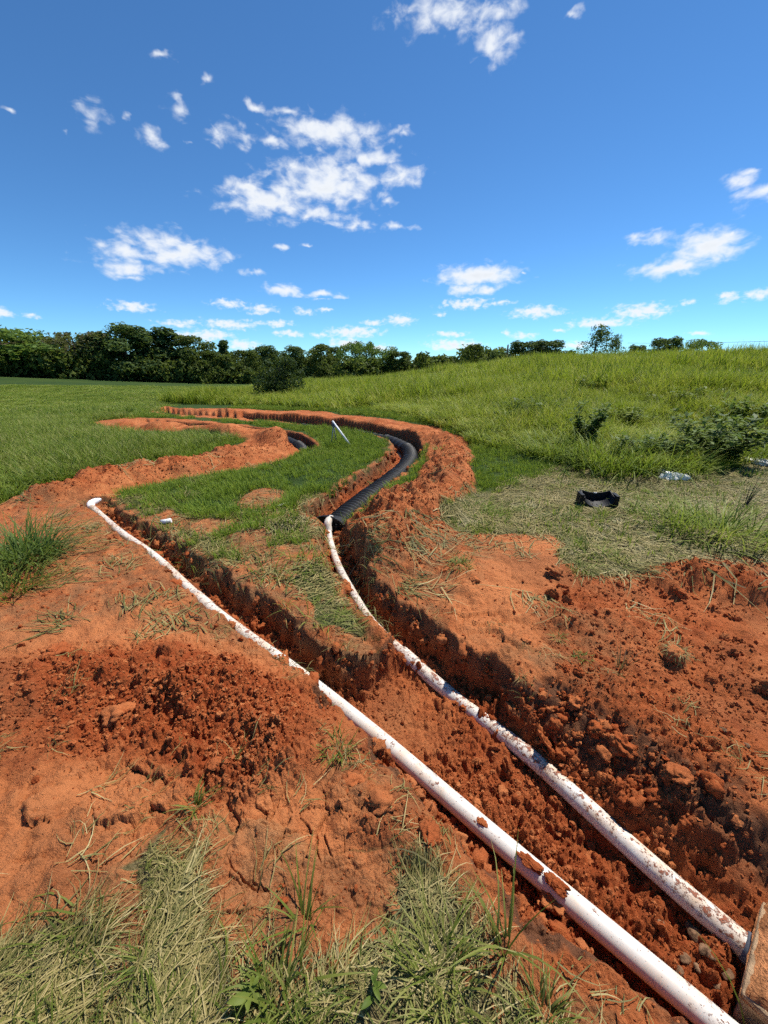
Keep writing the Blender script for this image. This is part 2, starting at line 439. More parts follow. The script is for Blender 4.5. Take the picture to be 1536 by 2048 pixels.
def land(x, y, detail=True):
    """height and ground cover at any place"""
    shp = x.shape
    x = x.ravel(); y = y.ravel()
    r = np.hypot(x, y)
    z = base(x, y)
    near = r < 24
    soil = np.zeros(x.shape); red = np.zeros(x.shape); pale = np.zeros(x.shape); straw = np.zeros(x.shape)
    litter = np.zeros(x.shape); topsoil = np.zeros(x.shape); meadow = np.zeros(x.shape); trench = np.zeros(x.shape); berm = np.zeros(x.shape)
    k = np.nonzero(near)[0]
    X = x[k]; Y = y[k]; R = r[k]
    wa = np.clip(.035 * R + .01, .02, .14)
    n1 = fbm(X / .5, Y / .5, 21, 3); n2 = fbm(X / .5, Y / .5, 31, 3); n3 = fbm(X / .11, Y / .11, 41, 3); n4 = fbm(X / .11, Y / .11, 43, 2)
    wn = sst(9, 5.5, R)
    n1 = n1 * wn + (1 - wn) * .8 * fbm(X / .8, Y / .8, 21, 1); n2 = n2 * wn + (1 - wn) * .8 * fbm(X / .8, Y / .8, 31, 1)
    WX = X + wa * 2.2 * n1 + .09 * n3; WY = Y + wa * 2.2 * n2 + .09 * n4

    def pm(P, soft):
        m = np.zeros(X.shape)
        j = np.nonzero((WX > P[:, 0].min() - .35) & (WX < P[:, 0].max() + .35) & (WY > P[:, 1].min() - .35) & (WY < P[:, 1].max() + .35))[0]
        m[j] = sst(1, -1, poly_sd(P, WX[j], WY[j]) / (soft[j] if np.ndim(soft) else soft))
        return m

    def near_line(P, px_, py_, reach):
        d = np.full(X.shape, 9.0); t = np.zeros(X.shape)
        j = np.nonzero((px_ > P[:, 0].min() - reach) & (px_ < P[:, 0].max() + reach) & (py_ > P[:, 1].min() - reach) & (py_ < P[:, 1].max() + reach))[0]
        if len(j): d[j], t[j] = line_sd(P, px_[j], py_[j])
        return d, t
    so = np.clip(.03 * R, .04, .3)
    s = np.maximum(pm(SOIL_L, so), pm(SOIL_R, so))
    s = np.maximum(s, np.maximum(pm(PATCH, .05), pm(SLOPE, .06)))
    isle = pm(ISLE, so); il = pm(ISLE_LAWN, so * 2.2)
    pat = sst(-.02, .08, fbm(X / .45, Y / .45, 77, 3) - .03 + .22 * n3 + .16 * sst(2.5, 3.6, Y))
    s = np.maximum(s, isle * (1 - il) * (.22 + .78 * (1 - pat)))
    bare = sst(.42, .2, np.hypot(X - BARE[0], (Y - BARE[1]) * .8) + .25 * n1)
    s = np.maximum(s, bare * .8)
    ff = pm(FLAT_F, so * .7)
    mat = np.maximum(pm(MAT_L, .04), .8 * pm(MAT_R, .05))
    s = np.maximum(s, ff * (1 - mat)); s = np.maximum(s, ff * sst(.08, .17, fbm(X / .25, Y / .25, 271, 4, .6)) * .9)
    fl = np.maximum(pm(FLAT_R, so), ff)
    st = np.clip(fl * (1 - .5 * s) + isle * (1 - il) * .3 + bare * .3, 0, 1)
    # trenches
    tr = np.zeros(X.shape); edge = np.zeros(X.shape)
    fine = np.clip(1.6 - R * R / 600 / .05, 0, 1)                 # leave out what the mesh cannot hold far away
    n3 = n3 * np.clip(1.7 - R * R / 600 / .12, .1, 1); n4 = n4 * fine
    away = np.clip(1.6 - R / 8, .12, 1)
    rag = .11 * n3 + .16 * fbm(X / .3, Y / .3, 61, 3) * (.3 + .7 * away)
    lay = [away * .10 * fbm(X / .17, Y / .17, 261 + 9 * i, 3) + .07 * fbm(X / .06, Y / .06, 263 + 9 * i, 3) * fine for i in range(3)]

    def wall(q, soft):
        """ragged, stepped trench side: each layer of soil breaks off at its own line"""
        return (sst(soft, -soft, q + lay[0]) * .34 + sst(soft, -soft, q + lay[1] + .02) * .36 + sst(soft, -soft, q + lay[2] + .035) * .30)
    for P, hw, dp, soft in RUNT:
        d, t = near_line(P, X, Y, .9)
        q = d - hw + rag * .7
        tr = np.maximum(tr, (dp[0] + (dp[1] - dp[0]) * t) * wall(q, soft)); edge = np.maximum(edge, sst(.26, .03, q))
    sd = np.full(X.shape, 9.0)
    j = np.nonzero((X > -1.6) & (X < 2.9) & (Y > -1) & (Y < 3.2))[0]
    sd[j] = poly_sd(DIG, X[j], Y[j])
    sd = sd + rag * 1.1
    gentle = sst(1.0, .2, np.hypot(X - .35, Y - .75)) * .08 + .26 * sst(.62, 1.15, X + .25 * (Y - 1.2))
    dsf = .035 + gentle
    dg = wall(sd, dsf)
    tr = np.maximum(tr, (.275 + .06 * sst(1.7, .9, Y)) * dg); edge = np.maximum(edge, sst(.25, .03, sd))
    s = np.maximum(s, edge * (.55 + .9 * n3)); s = np.clip(np.maximum(s, sst(.03, .15, tr)), 0, 1)
    # spoil heaps
    b = np.zeros(X.shape)
    for P, hw, hh in BERMS:
        d, t = near_line(P, WX, WY, hw + .05)
        b = np.maximum(b, hh * sst(hw, hw * .15, d) * (.65 + 1.1 * (n1 + .5 * n3 + .2)))
    b *= sst(.12, 0, tr)
    b -= .10 * sst(.75, .1, np.hypot(X - TIP[0], Y - TIP[1])) * isle * sst(.05, 0, tr)   # the inner bank is worn down towards its tip
    rd = np.zeros(X.shape); pl = np.zeros(X.shape)
    for P, am in zip(RED, (1.0, .42)): rd = np.maximum(rd, am * pm(P, np.clip(.05 * R, .1, .3)))
    for P in PALE: pl = np.maximum(pl, pm(P, np.clip(.04 * R, .08, .3)))
    lt = np.zeros(X.shape)
    for P in LITTER: lt = np.maximum(lt, pm(P, np.clip(.05 * R, .1, .3)))
    lt *= (1 - sst(.06, .2, tr)) * (1 - .6 * rd)
    dgf = sst(.02, -.05, sd)
    tp = sst(.004, .03, tr) * sst(.17, .08, tr + .12 * n3)
    rd = np.maximum(rd, dgf * .85); rd = np.maximum(rd, .8 * sst(.1, .2, tr))
    smoothfloor = sst(.42, .15, np.hypot(X - .25, (Y - 1.75) * .8) + .3 * n1) * dgf
    rd = rd * (1 - .9 * smoothfloor)
    mnd = sst(.15, -.15, poly_sd(MEADOW, WX, WY) / 1.0)
    soil[k] = s; straw[k] = st * (1 - sst(.06, .2, tr)); red[k] = rd; litter[k] = lt; topsoil[k] = tp; pale[k] = pl * (1 - sst(.05, .15, tr)); trench[k] = tr; berm[k] = b
    meadow[k] = mnd * (1 - s)
    far = ~near
    meadow[far] = sst(.15, -.15, poly_sd(MEADOW, x[far], y[far]) / 1.5)
    z = z - trench + berm
    # softly uneven everywhere
    z += fbm(x / 1.3, y / 1.3, 3, 3) * .10 * sst(.2, 4, r) * (1 - sst(40, 60, r)) * (1 - trench)
    if detail:
        X3, Y3 = x[k], y[k]
        sp = np.maximum(R * R / (CAM_H * FPX) * np.where(R > 4.3, 1.0, 2.2), .003) + .002       # mesh spacing
        h = np.zeros(X3.shape)
        rough = np.clip(s * (.45 + .85 * rd - .16 * pl) + .35 * np.clip(b * 8, 0, 1) * s + .15 * sst(.02, .2, tr), 0, 1.2)
        rough *= .45 + 1.5 * np.clip(fbm(X3 / .35, Y3 / .35, 71, 3) + .38, 0, 1)
        ca = np.cos(.6); sa = np.sin(.6)
        for i, (scl, amp) in enumerate(((.26, .10), (.12, .20), (.058, .38), (.028, .52), (.014, .55))):
            fade = np.clip(1.9 - sp * 3.0 / scl, 0, 1)
            m = np.nonzero((fade > 0) & (rough > .02))[0]
            if len(m) == 0: continue
            wx = X3[m] + .5 * scl * fbm(X3[m] / scl * 1.5, Y3[m] / scl * 1.5, 81 + i, 3)
            wy = Y3[m] + .5 * scl * fbm(X3[m] / scl * 1.5, Y3[m] / scl * 1.5, 85 + i, 3)
            wx, wy = wx * ca - wy * sa, wx * sa + wy * ca
            f1, f2, rid, tl = worley(wx / scl, wy / scl, 101 + i * 7)
            rr = .40 + .40 * rid
            dome = np.sqrt(np.clip(1 - (f1 / rr) ** 2, 0, 1)) * (.2 + .8 * rid)
            block = sst(.02, .30, f2 - f1) * (.15 + .85 * rid + .8 * tl)
            part = (rid > (.45 if i < 2 else .10))
            h[m] += scl * amp * fade[m] * rough[m] * ((.45 * dome + .6 * block) * part - .2)
            ca, sa = ca * .36 - sa * .93, ca * .93 + sa * .36
        # torn, layered lumps and dents
        h += (.05 * fbm(X3 / .4, Y3 / .4, 201, 5, .6) + .022 * fbm(X3 / .07, Y3 / .07, 203, 4, .62) * np.clip(1.4 - sp / .025, 0, 1) + .03 * np.abs(fbm(X3 / .16, Y3 / .16, 207, 4, .55)) * np.clip(1.4 - sp / .05, 0, 1)) * s
        # drying cracks on smeared clay
        m = np.nonzero((pl > .1) & (sp < .012))[0]
        if len(m):
            wx = X3[m] + .03 * fbm(X3[m] / .06, Y3[m] / .06, 221, 3); wy = Y3[m] + .03 * fbm(X3[m] / .06, Y3[m] / .06, 225, 3)
            for scl, dp, sd_ in ((.19, .016, 251), (.075, .013, 231)):
                f1, f2, rid, tl = worley(wx / scl, wy / scl, sd_)
                h[m] -= dp * pl[m] * sst(.065, .0, f2 - f1) * (rid > .35)
                h[m] += pl[m] * scl * (.07 * rid + .22 * tl * (rid > .4))
        # grassed ground
        h += (1 - s) * (.03 + .05 * fl) * fbm(X3 / .18, Y3 / .18, 241, 3) * np.clip(1.4 - sp / .05, 0, 1)
        z[k] += h
    red_all = red
    o = dict(z=z, soil=soil, red=red_all, pale=pale, straw=straw, litter=litter, topsoil=topsoil, meadow=meadow, trench=trench, berm=berm, r=r)
    return {n: v.reshape(shp) for n, v in o.items()}


BARE = gp(520, 1000)
TIP = gp(745, 1335)


GX0, GY0, GD = -9.0, .1, .025


def _grid():
    x, y = np.meshgrid(np.arange(GX0, -GX0, GD), np.arange(GY0, 10, GD), indexing='ij')
    return land(x, y)['z']


GRID = None


def zq(x, y):
    """ground height near the camera, from a fine table"""
    global GRID
    if GRID is None: GRID = _grid()
    u = np.clip((x - GX0) / GD, 0, GRID.shape[0] - 1.001); v = np.clip((y - GY0) / GD, 0, GRID.shape[1] - 1.001)
    i = u.astype(int); j = v.astype(int); a = u - i; b = v - j
    return (GRID[i, j] * (1 - a) + GRID[i + 1, j] * a) * (1 - b) + (GRID[i, j + 1] * (1 - a) + GRID[i + 1, j + 1] * a) * b


def zat(x, y):
    if abs(x) < 8.9 and .15 < y < 9.9: return float(zq(np.array([x]), np.array([y]))[0])
    return float(land(np.array([x]), np.array([y]))['z'][0])


# ------------------------------------------------------------------ materials
def mat(name):
    m = bpy.data.materials.new(name); m.use_nodes = True
    nt = m.node_tree; nt.nodes.clear()
    return m, nt


C_PALE = (.53, .190, .068)
C_MID = (.385, .112, .035)
C_RED = (.300, .060, .016)
C_DARK = (.120, .034, .014)


def soil_nodes(t, vec, red, pale):
    """clay colour from position, 'red' and 'pale' amounts"""
    a = t.noise(vec, 2.2, 5, .6); b = t.noise(vec, 14, 5, .65); c = t.noise(vec, 70, 4, .7)
    base_ = t.mix(t.mr(a, .36, .66), C_MID, C_PALE)
    base_ = t.mix(t.m('MULTIPLY', t.mr(b, .45, .72), .6), base_, C_RED)
    base_ = t.mix(t.mr(t.noise(vec, 5.5, 6, .68, .4), .46, .70, 0, .8), base_, t.mix(.45, C_RED, C_DARK))
    base_ = t.mix(t.m('MULTIPLY', red, .92), base_, t.mix(t.mr(b, .42, .78), C_RED, C_MID))
    base_ = t.mix(t.m('MULTIPLY', pale, t.mr(b, .3, .65, .35, .95)), base_, C_PALE)
    big = t.noise(vec, 1.1, 4, .6, .3)
    base_ = t.mix(t.mr(big, .48, .68, 0, .62), base_, (.225, .080, .032))
    base_ = t.mix(t.mr(c, .56, .78, 0, .55), base_, C_DARK)
    base_ = t.mix(t.mr(c, .40, .24, 0, .45), base_, (.53, .22, .09))
    return base_


def ground_material():
    m, nt = mat('ground_material'); t = NT(nt)
    co = t.n('ShaderNodeNewGeometry').outputs['Position']
    soil = t.attr('soil'); red = t.attr('red'); pale = t.attr('pale'); straw = t.attr('straw'); mead = t.attr('meadow')
    sc = soil_nodes(t, co, red, pale)
    # chopped dry grass trodden into the soil
    mp = t.n('ShaderNodeMapping'); t.set(mp.inputs[0], co); mp.inputs['Scale'].default_value = (1, 4, 1); mp.inputs['Rotation'].default_value = (0, 0, .5)
    w = t.noise(mp.outputs[0], 40, 4, .6, 1.2)
    thatch = t.mix(t.mr(w, .35, .7), (.115, .082, .035), (.33, .25, .125))
    patch = t.noise(co, 3.5, 4, .6)
    sc = t.mix(t.m('MULTIPLY', t.attr('topsoil'), .8), sc, t.mix(t.noise(co, 18, 4, .6), (.065, .034, .020), (.17, .085, .045)))
    lit = t.attr('litter')
    sc = t.mix(t.m('MULTIPLY', lit, t.mr(t.noise(co, 7, 5, .65), .38, .62, .05, .75)), sc, t.mix(t.mr(w, .3, .7), (.15, .068, .030), (.33, .165, .072)))
    sc = t.mix(t.m('MULTIPLY', straw, t.mr(patch, .35, .62, .1, .7)), sc, thatch)
    g1 = t.noise(co, .18, 3, .6); g2 = t.noise(co, 9, 4, .65)
    far = t.mix(t.mr(g1, .35, .65), (.028, .062, .012), (.052, .088, .014))
    grass = t.mix(t.mr(g2, .3, .7), (.030, .050, .012), far)
    grass = t.mix(mead, grass, t.mix(t.mr(g2, .3, .7), (.05, .07, .012), (.11, .13, .02)))
    gs = t.mix(t.m('MULTIPLY', straw, .85), grass, thatch)
    col = t.mix(t.mr(t.m('ADD', soil, t.m('MULTIPLY_ADD', g2, .5, -.25)), .3, .6), gs, sc)
    f0 = t.noise(co, 24, 5, .62); f1 = t.noise(co, 90, 6, .72)
    nrm = t.bump(t.m('MULTIPLY_ADD', f0, 1.3, f1), .018, .9)
    t.out(t.bsdf(col, .93, .12, nrm))
    return m


def clod_material():
    m, nt = mat('clod_soil'); t = NT(nt)
    geo = t.n('ShaderNodeNewGeometry'); co = geo.outputs['Position']
    rnd = t.n('ShaderNodeObjectInfo').outputs['Random']
    sc = soil_nodes(t, co, t.m('MULTIPLY', rnd, .9), t.m('SUBTRACT', .6, rnd, clamp=True))
    f1 = t.noise(co, 170, 5, .7)
    t.out(t.bsdf(sc, .94, .1, t.bump(f1, .01, .8)))
    return m


def leafy(name, cols, trans=.38, rough=.55, spec=.18):
    """leaf or blade: two tones, varied per piece, some light passing through"""
    m, nt = mat(name); t = NT(nt)
    info = t.n('ShaderNodeObjectInfo').outputs['Random']
    v = t.attr('tone')
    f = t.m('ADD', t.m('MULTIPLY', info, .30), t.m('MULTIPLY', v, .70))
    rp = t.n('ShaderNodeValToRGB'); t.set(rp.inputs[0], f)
    el = rp.color_ramp.elements
    while len(el) < len(cols): el.new(.5)
    for i, c in enumerate(cols):
        el[i].position = i / (len(cols) - 1) * .8 + .1; el[i].color = (*c, 1)
    d = t.bsdf(rp.outputs[0], rough, spec)
    tr = t.n('ShaderNodeBsdfTranslucent')
    tc = t.mix(.35, rp.outputs[0], (.25, .32, .03)) if trans > .2 else rp.outputs[0]
    t.set(tr.inputs[0], tc)
    mx = t.n('ShaderNodeMixShader'); mx.inputs[0].default_value = trans
    nt.links.new(d, mx.inputs[1]); nt.links.new(tr.outputs[0], mx.inputs[2])
    t.out(mx.outputs[0])
    return m


def plain(name, col, rough=.6, spec=.4, var=.15, nscale=30, bump=0.0, bscale=120):
    m, nt = mat(name); t = NT(nt)
    co = t.n('ShaderNodeNewGeometry').outputs['Position']
    n = t.noise(co, nscale, 5, .6)
    dk = tuple(c * (1 - var * 2) for c in col); lt = tuple(min(1, c * (1 + var)) for c in col)
    c = t.mix(t.mr(n, .3, .7), dk, lt)
    nrm = t.bump(t.noise(co, bscale, 4, .6), bump) if bump else None
    t.out(t.bsdf(c, rough, spec, nrm))
    return m


def pipe_material(name, dirt):
    """white plastic with clay splashed on it, thickest along the top"""
    m, nt = mat(name); t = NT(nt)
    geo = t.n('ShaderNodeNewGeometry'); co = geo.outputs['Position']
    sp = t.n('ShaderNodeSeparateXYZ'); t.set(sp.inputs[0], geo.outputs['Normal'])
    top = t.mr(sp.outputs[2], .1, .95, 0, .075)
    band = t.m('MULTIPLY_ADD', t.noise(co, 1.7, 2, .5), .42, -.21 + dirt)
    a = t.noise(co, 38, 5, .72); b = t.noise(co, 150, 3, .6)
    spl = t.mr(t.m('ADD', t.m('ADD', a, band), top), .64, .73, 0, .92)
    dots = t.mr(t.m('ADD', t.m('ADD', b, t.m('MULTIPLY', band, .6)), t.m('MULTIPLY', top, .6)), .70, .73)
    film = t.mr(t.m('ADD', t.noise(co, 9, 5, .65), t.m('MULTIPLY', band, 1.3)), .36, .85, 0, .85)
    white = t.mix(film, (.68, .64, .575), (.58, .37, .21))
    col = t.mix(t.m('MAXIMUM', spl, dots), white, t.mix(a, C_DARK, C_RED))
    rough = t.mr(t.m('MAXIMUM', spl, film), 0, 1, .38, .9)
    nrm = t.bump(t.m('MAXIMUM', spl, dots), .004, .8)
    t.out(t.bsdf(col, rough, .4, nrm))
    return m


M_GROUND = ground_material()
M_CLOD = clod_material()
M_PIPE = [pipe_material('white_pipe_plastic', -.008), pipe_material('white_pipe_plastic_dirty', .032)]
M_BLACK = plain('black_plastic', (.007, .0075, .010), .55, .22, .25, 25)
M_WHITE = plain('white_plastic', (.84, .83, .80), .5, .35, .04, 20)
M_CONC = plain('concrete', (.36, .24, .14), .9, .2, .22, 18, .006, 140)
M_RUBBER = plain('grey_rubber', (.10, .11, .13), .6, .3, .1, 40)
M_STEEL = plain('grey_steel', (.24, .25, .26), .4, .5, .1, 40)
M_WOOD = plain('weathered_wood', (.17, .13, .10), .9, .2, .2, 12)
M_BARK = plain('bark', (.085, .065, .05), .95, .1, .25, 20)
M_STONE = plain('tan_stone', (.21, .115, .062), .9, .15, .3, 45, .004, 150)
M_BAG = plain('white_plastic_bag', (.82, .79, .72), .6, .3, .08, 14)
M_LAWN = leafy('lawn_blade', [(.095, .150, .014), (.190, .285, .028), (.30, .37, .055)])
M_MEADOW = leafy('meadow_blade', [(.070, .120, .008), (.215, .290, .016), (.36, .42, .035), (.46, .42, .09)])
M_FIELD = leafy('field_blade', [(.060, .110, .012), (.155, .230, .022), (.26, .315, .05), (.37, .34, .12)])
M_STRAW = leafy('straw_blade', [(.085, .088, .020), (.19, .165, .052), (.36, .285, .110), (.52, .43, .21)], .18)
M_FRESH = leafy('fresh_blade', [(.075, .105, .016), (.15, .185, .028), (.26, .26, .065), (.40, .35, .14)])
M_WEED = leafy('weed_leaf', [(.050, .085, .018), (.115, .175, .036), (.185, .26, .06)])
M_BROAD = leafy('broad_leaf', [(.07, .12, .018), (.14, .19, .03), (.22, .26, .05)])
M_TREE = [leafy('tree_leaf_dark', [(.034, .064, .022), (.072, .120, .036), (.130, .180, .062)], .36, .6, .1),
          leafy('tree_leaf_olive', [(.046, .070, .017), (.105, .142, .032), (.185, .215, .056)], .38, .6, .1),
          leafy('tree_leaf_green', [(.046, .095, .020), (.105, .180, .036), (.185, .270, .066)], .40, .6, .1),
          leafy('tree_leaf_brown', [(.052, .055, .026), (.105, .098, .044), (.16, .145, .07)], .36, .6, .1)]


# ------------------------------------------------------------------ object helpers
def tag(o, label=None, cat=None, group=None, kind=None):
    if label: o['label'] = label
    if cat: o['category'] = cat
    if group: o['group'] = group
    if kind: o['kind'] = kind
    return o


def mesh_np(name, V, Fq, smooth=False, tone=None):
    """mesh from numpy vertices and an (n,3) or (n,4) face array"""
    V = np.asarray(V, np.float32); Fq = np.asarray(Fq, np.int32)
    me = bpy.data.meshes.new(name)
    me.vertices.add(len(V)); me.vertices.foreach_set('co', V.ravel())
    k = Fq.shape[1]
    me.loops.add(Fq.size); me.loops.foreach_set('vertex_index', Fq.ravel())
    me.polygons.add(len(Fq)); me.polygons.foreach_set('loop_start', np.arange(0, Fq.size, k, dtype=np.int32))
    if smooth: me.polygons.foreach_set('use_smooth', np.ones(len(Fq), bool))
    if tone is not None:
        a = me.attributes.new('tone', 'FLOAT', 'POINT'); a.data.foreach_set('value', np.asarray(tone, np.float32))
    me.update(calc_edges=True)
    return me


def link(name, me, material=None, parent=None, loc=None, rot=None, scale=None, col=COL):
    o = bpy.data.objects.new(name, me)
    col.objects.link(o)
    if material is not None and me is not None and not me.materials: me.materials.append(material)
    if parent is not None: o.parent = parent
    if loc is not None: o.location = loc
    if rot is not None: o.rotation_euler = rot
    if scale is not None: o.scale = scale
    return o


def empty(name, loc=(0, 0, 0), rz=0.0):
    o = link(name, None, loc=loc); o.rotation_euler = (0, 0, rz); o.empty_display_size = .1
    return o


def bm_mesh(name, fn, smooth=False, bevel=0.0):
    bm = bmesh.new(); fn(bm)
    if bevel: bmesh.ops.bevel(bm, geom=[e for e in bm.edges], offset=bevel, segments=2, affect='EDGES', profile=.5)
    bmesh.ops.recalc_face_normals(bm, faces=bm.faces)
    me = bpy.data.meshes.new(name); bm.to_mesh(me); bm.free()
    if smooth:
        for p in me.polygons: p.use_smooth = True
    return me


def add_box(bm, c, s, rz=0.0):
    mtx = Matrix.Translation(c) @ Matrix.Rotation(rz, 4, 'Z') @ Matrix.Diagonal((*s, 1))
    bmesh.ops.create_cube(bm, size=1.0, matrix=mtx)


def tube_mesh(name, P, rad, sides=24, caps=True, inner=0.0):
    """tube through 3-D points; rad a number or one per point; inner: wall thickness for an open end"""
    P = np.asarray(P, float); n = len(P)
    rad = np.full(n, rad) if np.isscalar(rad) else np.asarray(rad, float)
    T = np.gradient(P, axis=0); T /= np.linalg.norm(T, axis=1)[:, None]
    up = np.array([0, 0, 1.0]) if abs(T[0][2]) < .9 else np.array([1.0, 0, 0])
    a = np.linspace(0, 2 * np.pi, sides, endpoint=False)
    V = []
    for i in range(n):
        s = np.cross(T[i], up); s /= np.linalg.norm(s); u = np.cross(s, T[i]); up = u
        V.append(P[i] + rad[i] * (np.cos(a)[:, None] * s + np.sin(a)[:, None] * u))
    V = np.concatenate(V)
    i, j = np.meshgrid(np.arange(n - 1), np.arange(sides), indexing='ij')
    j2 = (j + 1) % sides
    Fq = np.stack([i * sides + j, i * sides + j2, (i + 1) * sides + j2, (i + 1) * sides + j], -1).reshape(-1, 4)
    bm = bmesh.new()
    vs = [bm.verts.new(v) for v in V]
    for f in Fq: bm.faces.new([vs[q] for q in f])
    if caps:
        bm.faces.new(vs[:sides][::-1]); bm.faces.new(vs[-sides:])
    for f in bm.faces: f.smooth = len(f.verts) == 4
    bmesh.ops.recalc_face_normals(bm, faces=bm.faces)
    me = bpy.data.meshes.new(name); bm.to_mesh(me); bm.free()
    return me


# ------------------------------------------------------------------ ground
def build_ground():
    A = np.radians(np.concatenate([np.linspace(-51, 51, 720), np.linspace(51, 70, 56)[1:], np.linspace(70, 290, 50)[1:], np.linspace(-70, -51, 56)[1:-1]]))
    Yp = np.concatenate([np.linspace(2200, 1060, 470), np.linspace(1060, 814, 270)[1:]])
    ph = np.arctan((Yp - 1024) / FPX) + PITCH
    R1 = CAM_H / np.tan(ph)
    R0 = np.array([.03, .12, .2]); R0 = R0[R0 < R1[0]]
    R2 = np.geomspace(R1[-1], 900, 120)[1:]
    R = np.concatenate([R0, R1, R2])
    na, nr = len(A), len(R)
    rr, aa = np.meshgrid(R, A, indexing='ij')
    x = rr * np.sin(aa); y = rr * np.cos(aa)
    g = land(x, y)
    V = np.stack([x, y, g['z']], -1).reshape(-1, 3)
    i, j = np.meshgrid(np.arange(nr - 1), np.arange(na), indexing='ij'); j2 = (j + 1) % na
    Fq = np.stack([i * na + j, i * na + j2, (i + 1) * na + j2, (i + 1) * na + j], -1).reshape(-1, 4)[:, ::-1]
    me = mesh_np('ground', V, Fq, smooth=True)
    for nme in ('soil', 'red', 'pale', 'straw', 'litter', 'topsoil', 'meadow'):
        a = me.attributes.new(nme, 'FLOAT', 'POINT'); a.data.foreach_set('value', g[nme].ravel().astype(np.float32))
    o = link('ground', me, M_GROUND)
    tag(o, 'red clay ground with open trenches running into green pasture', 'ground', kind='structure')
    return o


build_ground()

# ------------------------------------------------------------------ trees
def leaf_cloud(rs, lobes, per, size, flat=0.0):
    """leaf-sized faces spread through lobes [(centre, radius vec)]"""
    V = []; T = []
    for c, rad, tn in lobes:
        n = max(6, int(per * (rad[0] * rad[1]) ** .5 * 1.0 / lobes[0][1][0]))
        d = rs.normal(size=(n, 3)); d /= np.linalg.norm(d, axis=1)[:, None]
        q = d * (rs.uniform(.45, 1.08, n) ** .6)[:, None] * rad + c
        nrm = d + rs.normal(size=(n, 3)) * .75 + np.array([0, 0, flat]); nrm /= np.linalg.norm(nrm, axis=1)[:, None]
        a = np.cross(nrm, rs.normal(size=(n, 3))); a /= np.linalg.norm(a, axis=1)[:, None]
        b = np.cross(nrm, a)
        s = size * rs.uniform(.6, 1.35, n)[:, None]
        V.append(np.stack([q - a * s, q + b * s * .55, q + a * s, q - b * s * .55], 1))
        T.append(np.repeat(np.clip(tn + rs.normal(size=n) * .16, 0, 1), 4))
    V = np.concatenate(V).reshape(-1, 3); T = np.concatenate(T)
    return V, np.arange(len(V)).reshape(-1, 4), T


def tree_proto(name, seed, h, w, material, shape='round', leaves=90, nl=34, size=.26, bole=.2):
    rs = np.random.default_rng(seed)
    lobes = []
    for i in range(nl):
        t = rs.uniform(0, 1) ** (.85)
        zz = h * (bole + (1 - bole) * t) * .94
        if shape == 'round': rw = w * .5 * (math.sin(math.pi * min(.97, .12 + .82 * t)) ** .6)
        elif shape == 'tall': rw = w * .5 * (1 - .55 * t) * (.55 + .45 * math.sin(math.pi * min(1, .3 + t)))
        elif shape == 'cone': rw = w * .5 * (1.03 - t)
        else: rw = w * .5 * (.35 + .75 * t) * (1 if t < .85 else .75)
        a = rs.uniform(0, 2 * math.pi); q = rw * rs.uniform(.35, .95)
        rad = max(.11 * w, w * rs.uniform(.13, .235) * (1.0 - .25 * t))
        lobes.append((np.array([q * math.cos(a), q * math.sin(a), zz]), np.array([rad, rad, rad * rs.uniform(.6, .9)]), rs.uniform(.15, .85)))
    lobes.sort(key=lambda l: -l[1][0])
    V, Fq, T = leaf_cloud(rs, lobes, leaves, size)
    crown = mesh_np(name + '_crown', V, Fq, tone=T); crown.materials.append(material)

    def trunk(bm):
        def limb(p0, p1, r0, r1, bend):
            n = 6
            pts = [np.array(p0) + (np.array(p1) - p0) * k / (n - 1) + bend * math.sin(math.pi * k / (n - 1)) for k in range(n)]
            rings = []
            for k, p in enumerate(pts):
                r = r0 + (r1 - r0) * k / (n - 1)
                rings.append([bm.verts.new((p[0] + r * math.cos(2 * math.pi * j / 7), p[1] + r * math.sin(2 * math.pi * j / 7), p[2])) for j in range(7)])
            for k in range(n - 1):
                for j in range(7): bm.faces.new((rings[k][j], rings[k][(j + 1) % 7], rings[k + 1][(j + 1) % 7], rings[k + 1][j]))
        limb((0, 0, -.6), (0.02 * h, .01 * h, h * .82), .022 * h + .05, .03, np.array([.02 * h, .015 * h, 0]))
        for l in lobes[:12]:
            zt = max(.12 * h, l[0][2] - .22 * h)
            limb((0.012 * h, 0, zt), l[0], .009 * h + .02, .015, np.array([0, 0, -.02 * h]))
    tm = bm_mesh(name + '_trunk', trunk, smooth=True); tm.materials.append(M_BARK)
    return crown, tm


PROTO = {}
def proto(key, *a, **k):
    PROTO[key] = tree_proto(key, *a, **k)


proto('broad', 1, 11, 9.0, M_TREE[0], 'round', 190, 54, .25, .04)
proto('oak', 2, 11, 9.5, M_TREE[1], 'round', 190, 54, .25, .0)
proto('poplar', 3, 12, 5.0, M_TREE[0], 'tall', 120, 40, .24, .08)
proto('spread', 4, 11, 9.5, M_TREE[2], 'vase', 150, 46, .24, .08)
proto('thin', 5, 9, 7.0, M_TREE[3], 'vase', 60, 30, .20, .14)
proto('airy', 6, 7, 7.0, M_TREE[0], 'tall', 95, 34, .15, .06)
M_BUSH = leafy('bush_leaf', [(.014, .030, .010), (.028, .055, .016), (.050, .085, .026)], .25, .6, .1)
proto('bush', 7, 5, 6.4, M_BUSH, 'round', 210, 44, .15, .0)
proto('shrub', 8, 5.5, 6.2, M_TREE[1], 'round', 130, 34, .2, .0)
proto('cedar', 9, 9, 4.6, M_TREE[2], 'cone', 120, 40, .22, .02)


